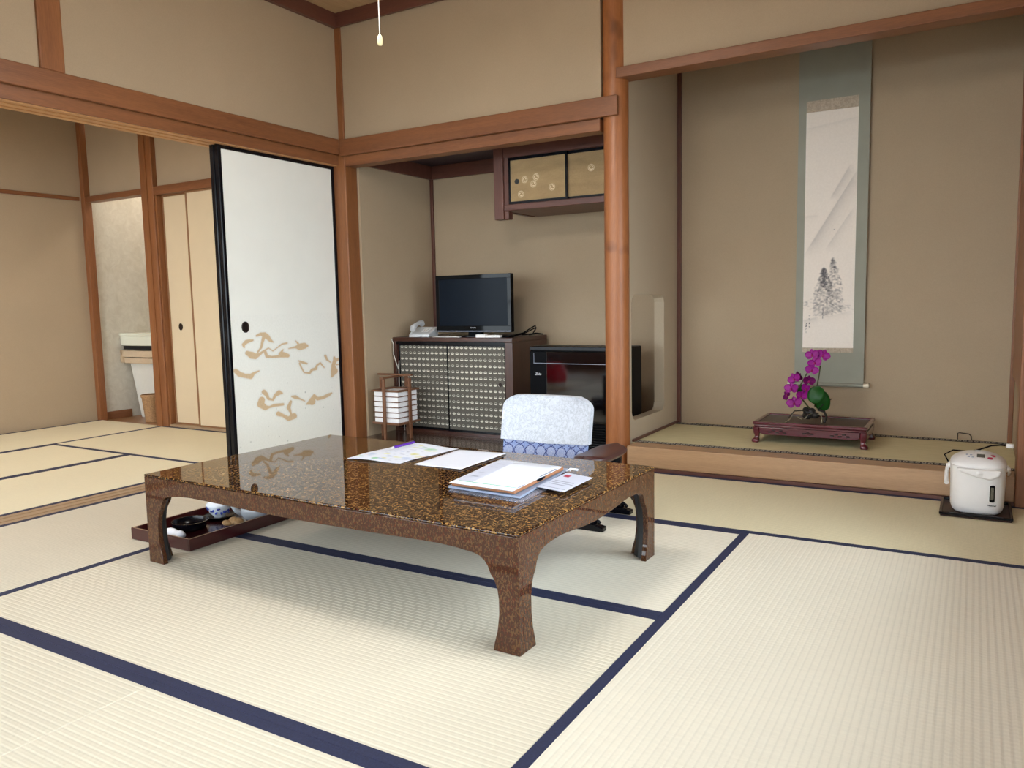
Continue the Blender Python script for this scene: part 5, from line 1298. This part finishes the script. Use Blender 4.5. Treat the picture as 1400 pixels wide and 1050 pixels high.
MB().box(0.001, 0.032, 0.001, 0.034, 0.1125, 0.3975).build('jamb', 'wood_dark_z', kb)
def tomoe(parent, x, y, z, r=0.021):
    t = MB(); bm_ = bmesh.new()
    n = 28
    for r0, r1 in ((r * 0.86, r),):
        R = [[bm_.verts.new((rr * math.cos(2 * PI * i / n), 0, rr * math.sin(2 * PI * i / n))) for i in range(n)] for rr in (r0, r1)]
        for i in range(n): bm_.faces.new((R[0][i], R[0][(i + 1) % n], R[1][(i + 1) % n], R[1][i]))
    for k in range(3):
        a0 = 2 * PI * k / 3; inn, out = [], []
        for i in range(9):
            s = i / 8; a_ = a0 + s * 1.9; rc = r * (0.38 + 0.34 * s); hw_ = r * 0.20 * (1 - s) ** 0.7 + 0.0006
            inn.append(bm_.verts.new(((rc - hw_) * math.cos(a_), 0, (rc - hw_) * math.sin(a_)))); out.append(bm_.verts.new(((rc + hw_) * math.cos(a_), 0, (rc + hw_) * math.sin(a_))))
        for i in range(8): bm_.faces.new((inn[i], out[i], out[i + 1], inn[i + 1]))
    bmesh.ops.recalc_face_normals(bm_, faces=bm_.faces[:])
    t._add(bm_); o_ = t.build('crest_print', 'white_print', parent); o_.location = (x, y - 0.0012, z); return o_
M['white_print'] = plain('white_crest_print', S(226, 206, 172), 0.6)
def kdoor(x0, x1, y):
    z0, z1 = 0.1128, 0.3972
    p_ = MB().box(x0 + 0.01, x1 - 0.01, y + 0.003, y + 0.012, z0 + 0.012, z1 - 0.012).build('paper_door', 'gold_paper', kb, label='gold paper door with white comma crests')
    for a, b in ((x0, x0 + 0.013), (x1 - 0.013, x1)): MB().box(a, b, y, y + 0.014, z0, z1, 0.001).build('frame_stile', 'black_lacquer', p_)
    for a, b in ((z0, z0 + 0.015), (z1 - 0.018, z1)): MB().box(x0 + 0.0135, x1 - 0.0135, y, y + 0.014, a, b).build('frame_rail', 'black_lacquer', p_)
    return p_
dA = kdoor(0.0325, 0.44, 0.004); dB = kdoor(0.426, kw - 0.001, 0.020)
for u, v in ((732.5, 241.8), (729, 251.5), (712, 265.5), (754.5, 255.5), (717, 245.5)):
    p_ = on_y(u, v, ky + 0.004); tomoe(dA, p_[0] - kx0, 0.007, p_[2] - 1.40)
p_ = on_y(808, 229, ky + 0.02); tomoe(dB, p_[0] - kx0, 0.023, p_[2] - 1.40)
p_ = on_y(706.5, 248.2, ky + 0.004)
hd = MB().lathe([(0.0, 0.0), (0.016, 0.0), (0.016, 0.003), (0.012, 0.004), (0.0, 0.001)], 20).xf(Matrix.Rotation(PI / 2, 4, 'X')).build('finger_pull', 'black_matte', dA, True, 40); hd.location = (p_[0] - kx0, 0.0068, p_[2] - 1.40)

# ---- red travel bag in the next room (shows as a reflection in the heater)
rc = thing('travel_bag', 'red travel bag on the next room mats, reflected in the black heater', 'bag', (-3.93, 0.78, 0.0013), 0.3)
t = MB(); rings = []
for z, a_, b_ in ((0.0405, 0.185, 0.105), (0.06, 0.195, 0.115), (0.13, 0.195, 0.115), (0.19, 0.18, 0.10), (0.235, 0.15, 0.07), (0.255, 0.12, 0.03)):
    rings.append([(x, y, z) for x, y in sup(a_, b_, 3.2, 32)])
t.loft(rings).build('body', 'red_vinyl', rc, True, 60)
MB().prism([(x * 0.187, y * 0.107) for x, y in sup(1, 1, 3.2, 32)], 'z', 0.0, 0.04).build('base', 'white_plastic', rc)
MB().tube([(-0.11, 0, 0.2555), (0.11, 0, 0.2555)], 0.005, 8).build('zip', 'black_plastic', rc, True)
for s_ in (-1, 1):
    MB().tube([(-0.08, s_ * 0.085, 0.225), (-0.07, s_ * 0.08, 0.30), (0, s_ * 0.075, 0.325), (0.07, s_ * 0.08, 0.30), (0.08, s_ * 0.085, 0.225)], 0.008, 8).build('handle', 'black_matte', rc, True)
# ---- ceiling lamps of the next room and the washroom
cl = thing('ceiling_lamp', 'round white ceiling lamp of the next room', 'lamp', (-4.95, 1.9, HN - 0.0005))
MB().lathe([(0.238, -0.105), (0.25, -0.105), (0.255, -0.05), (0.25, 0.0), (0.2, -0.001), (0.238, -0.02)], 36, close=False).build('base', 'white_plastic', cl, True, 40)
MB().lathe([(0.0, -0.092), (0.12, -0.092), (0.236, -0.092), (0.236, -0.086)], 36).build('diffuser', 'lamp_warm', cl, True)
cl = thing('ceiling_lamp', 'small round ceiling lamp of the washroom', 'lamp', (-5.8, 4.35, 2.3005))
MB().lathe([(0.11, -0.02), (0.115, -0.01), (0.115, 0.0)], 28).build('base', 'white_plastic', cl, True, 40)
MB().lathe([(0.0, -0.07), (0.07, -0.065), (0.10, -0.045), (0.108, -0.0205)], 28).build('diffuser', 'lamp_wash', cl, True)
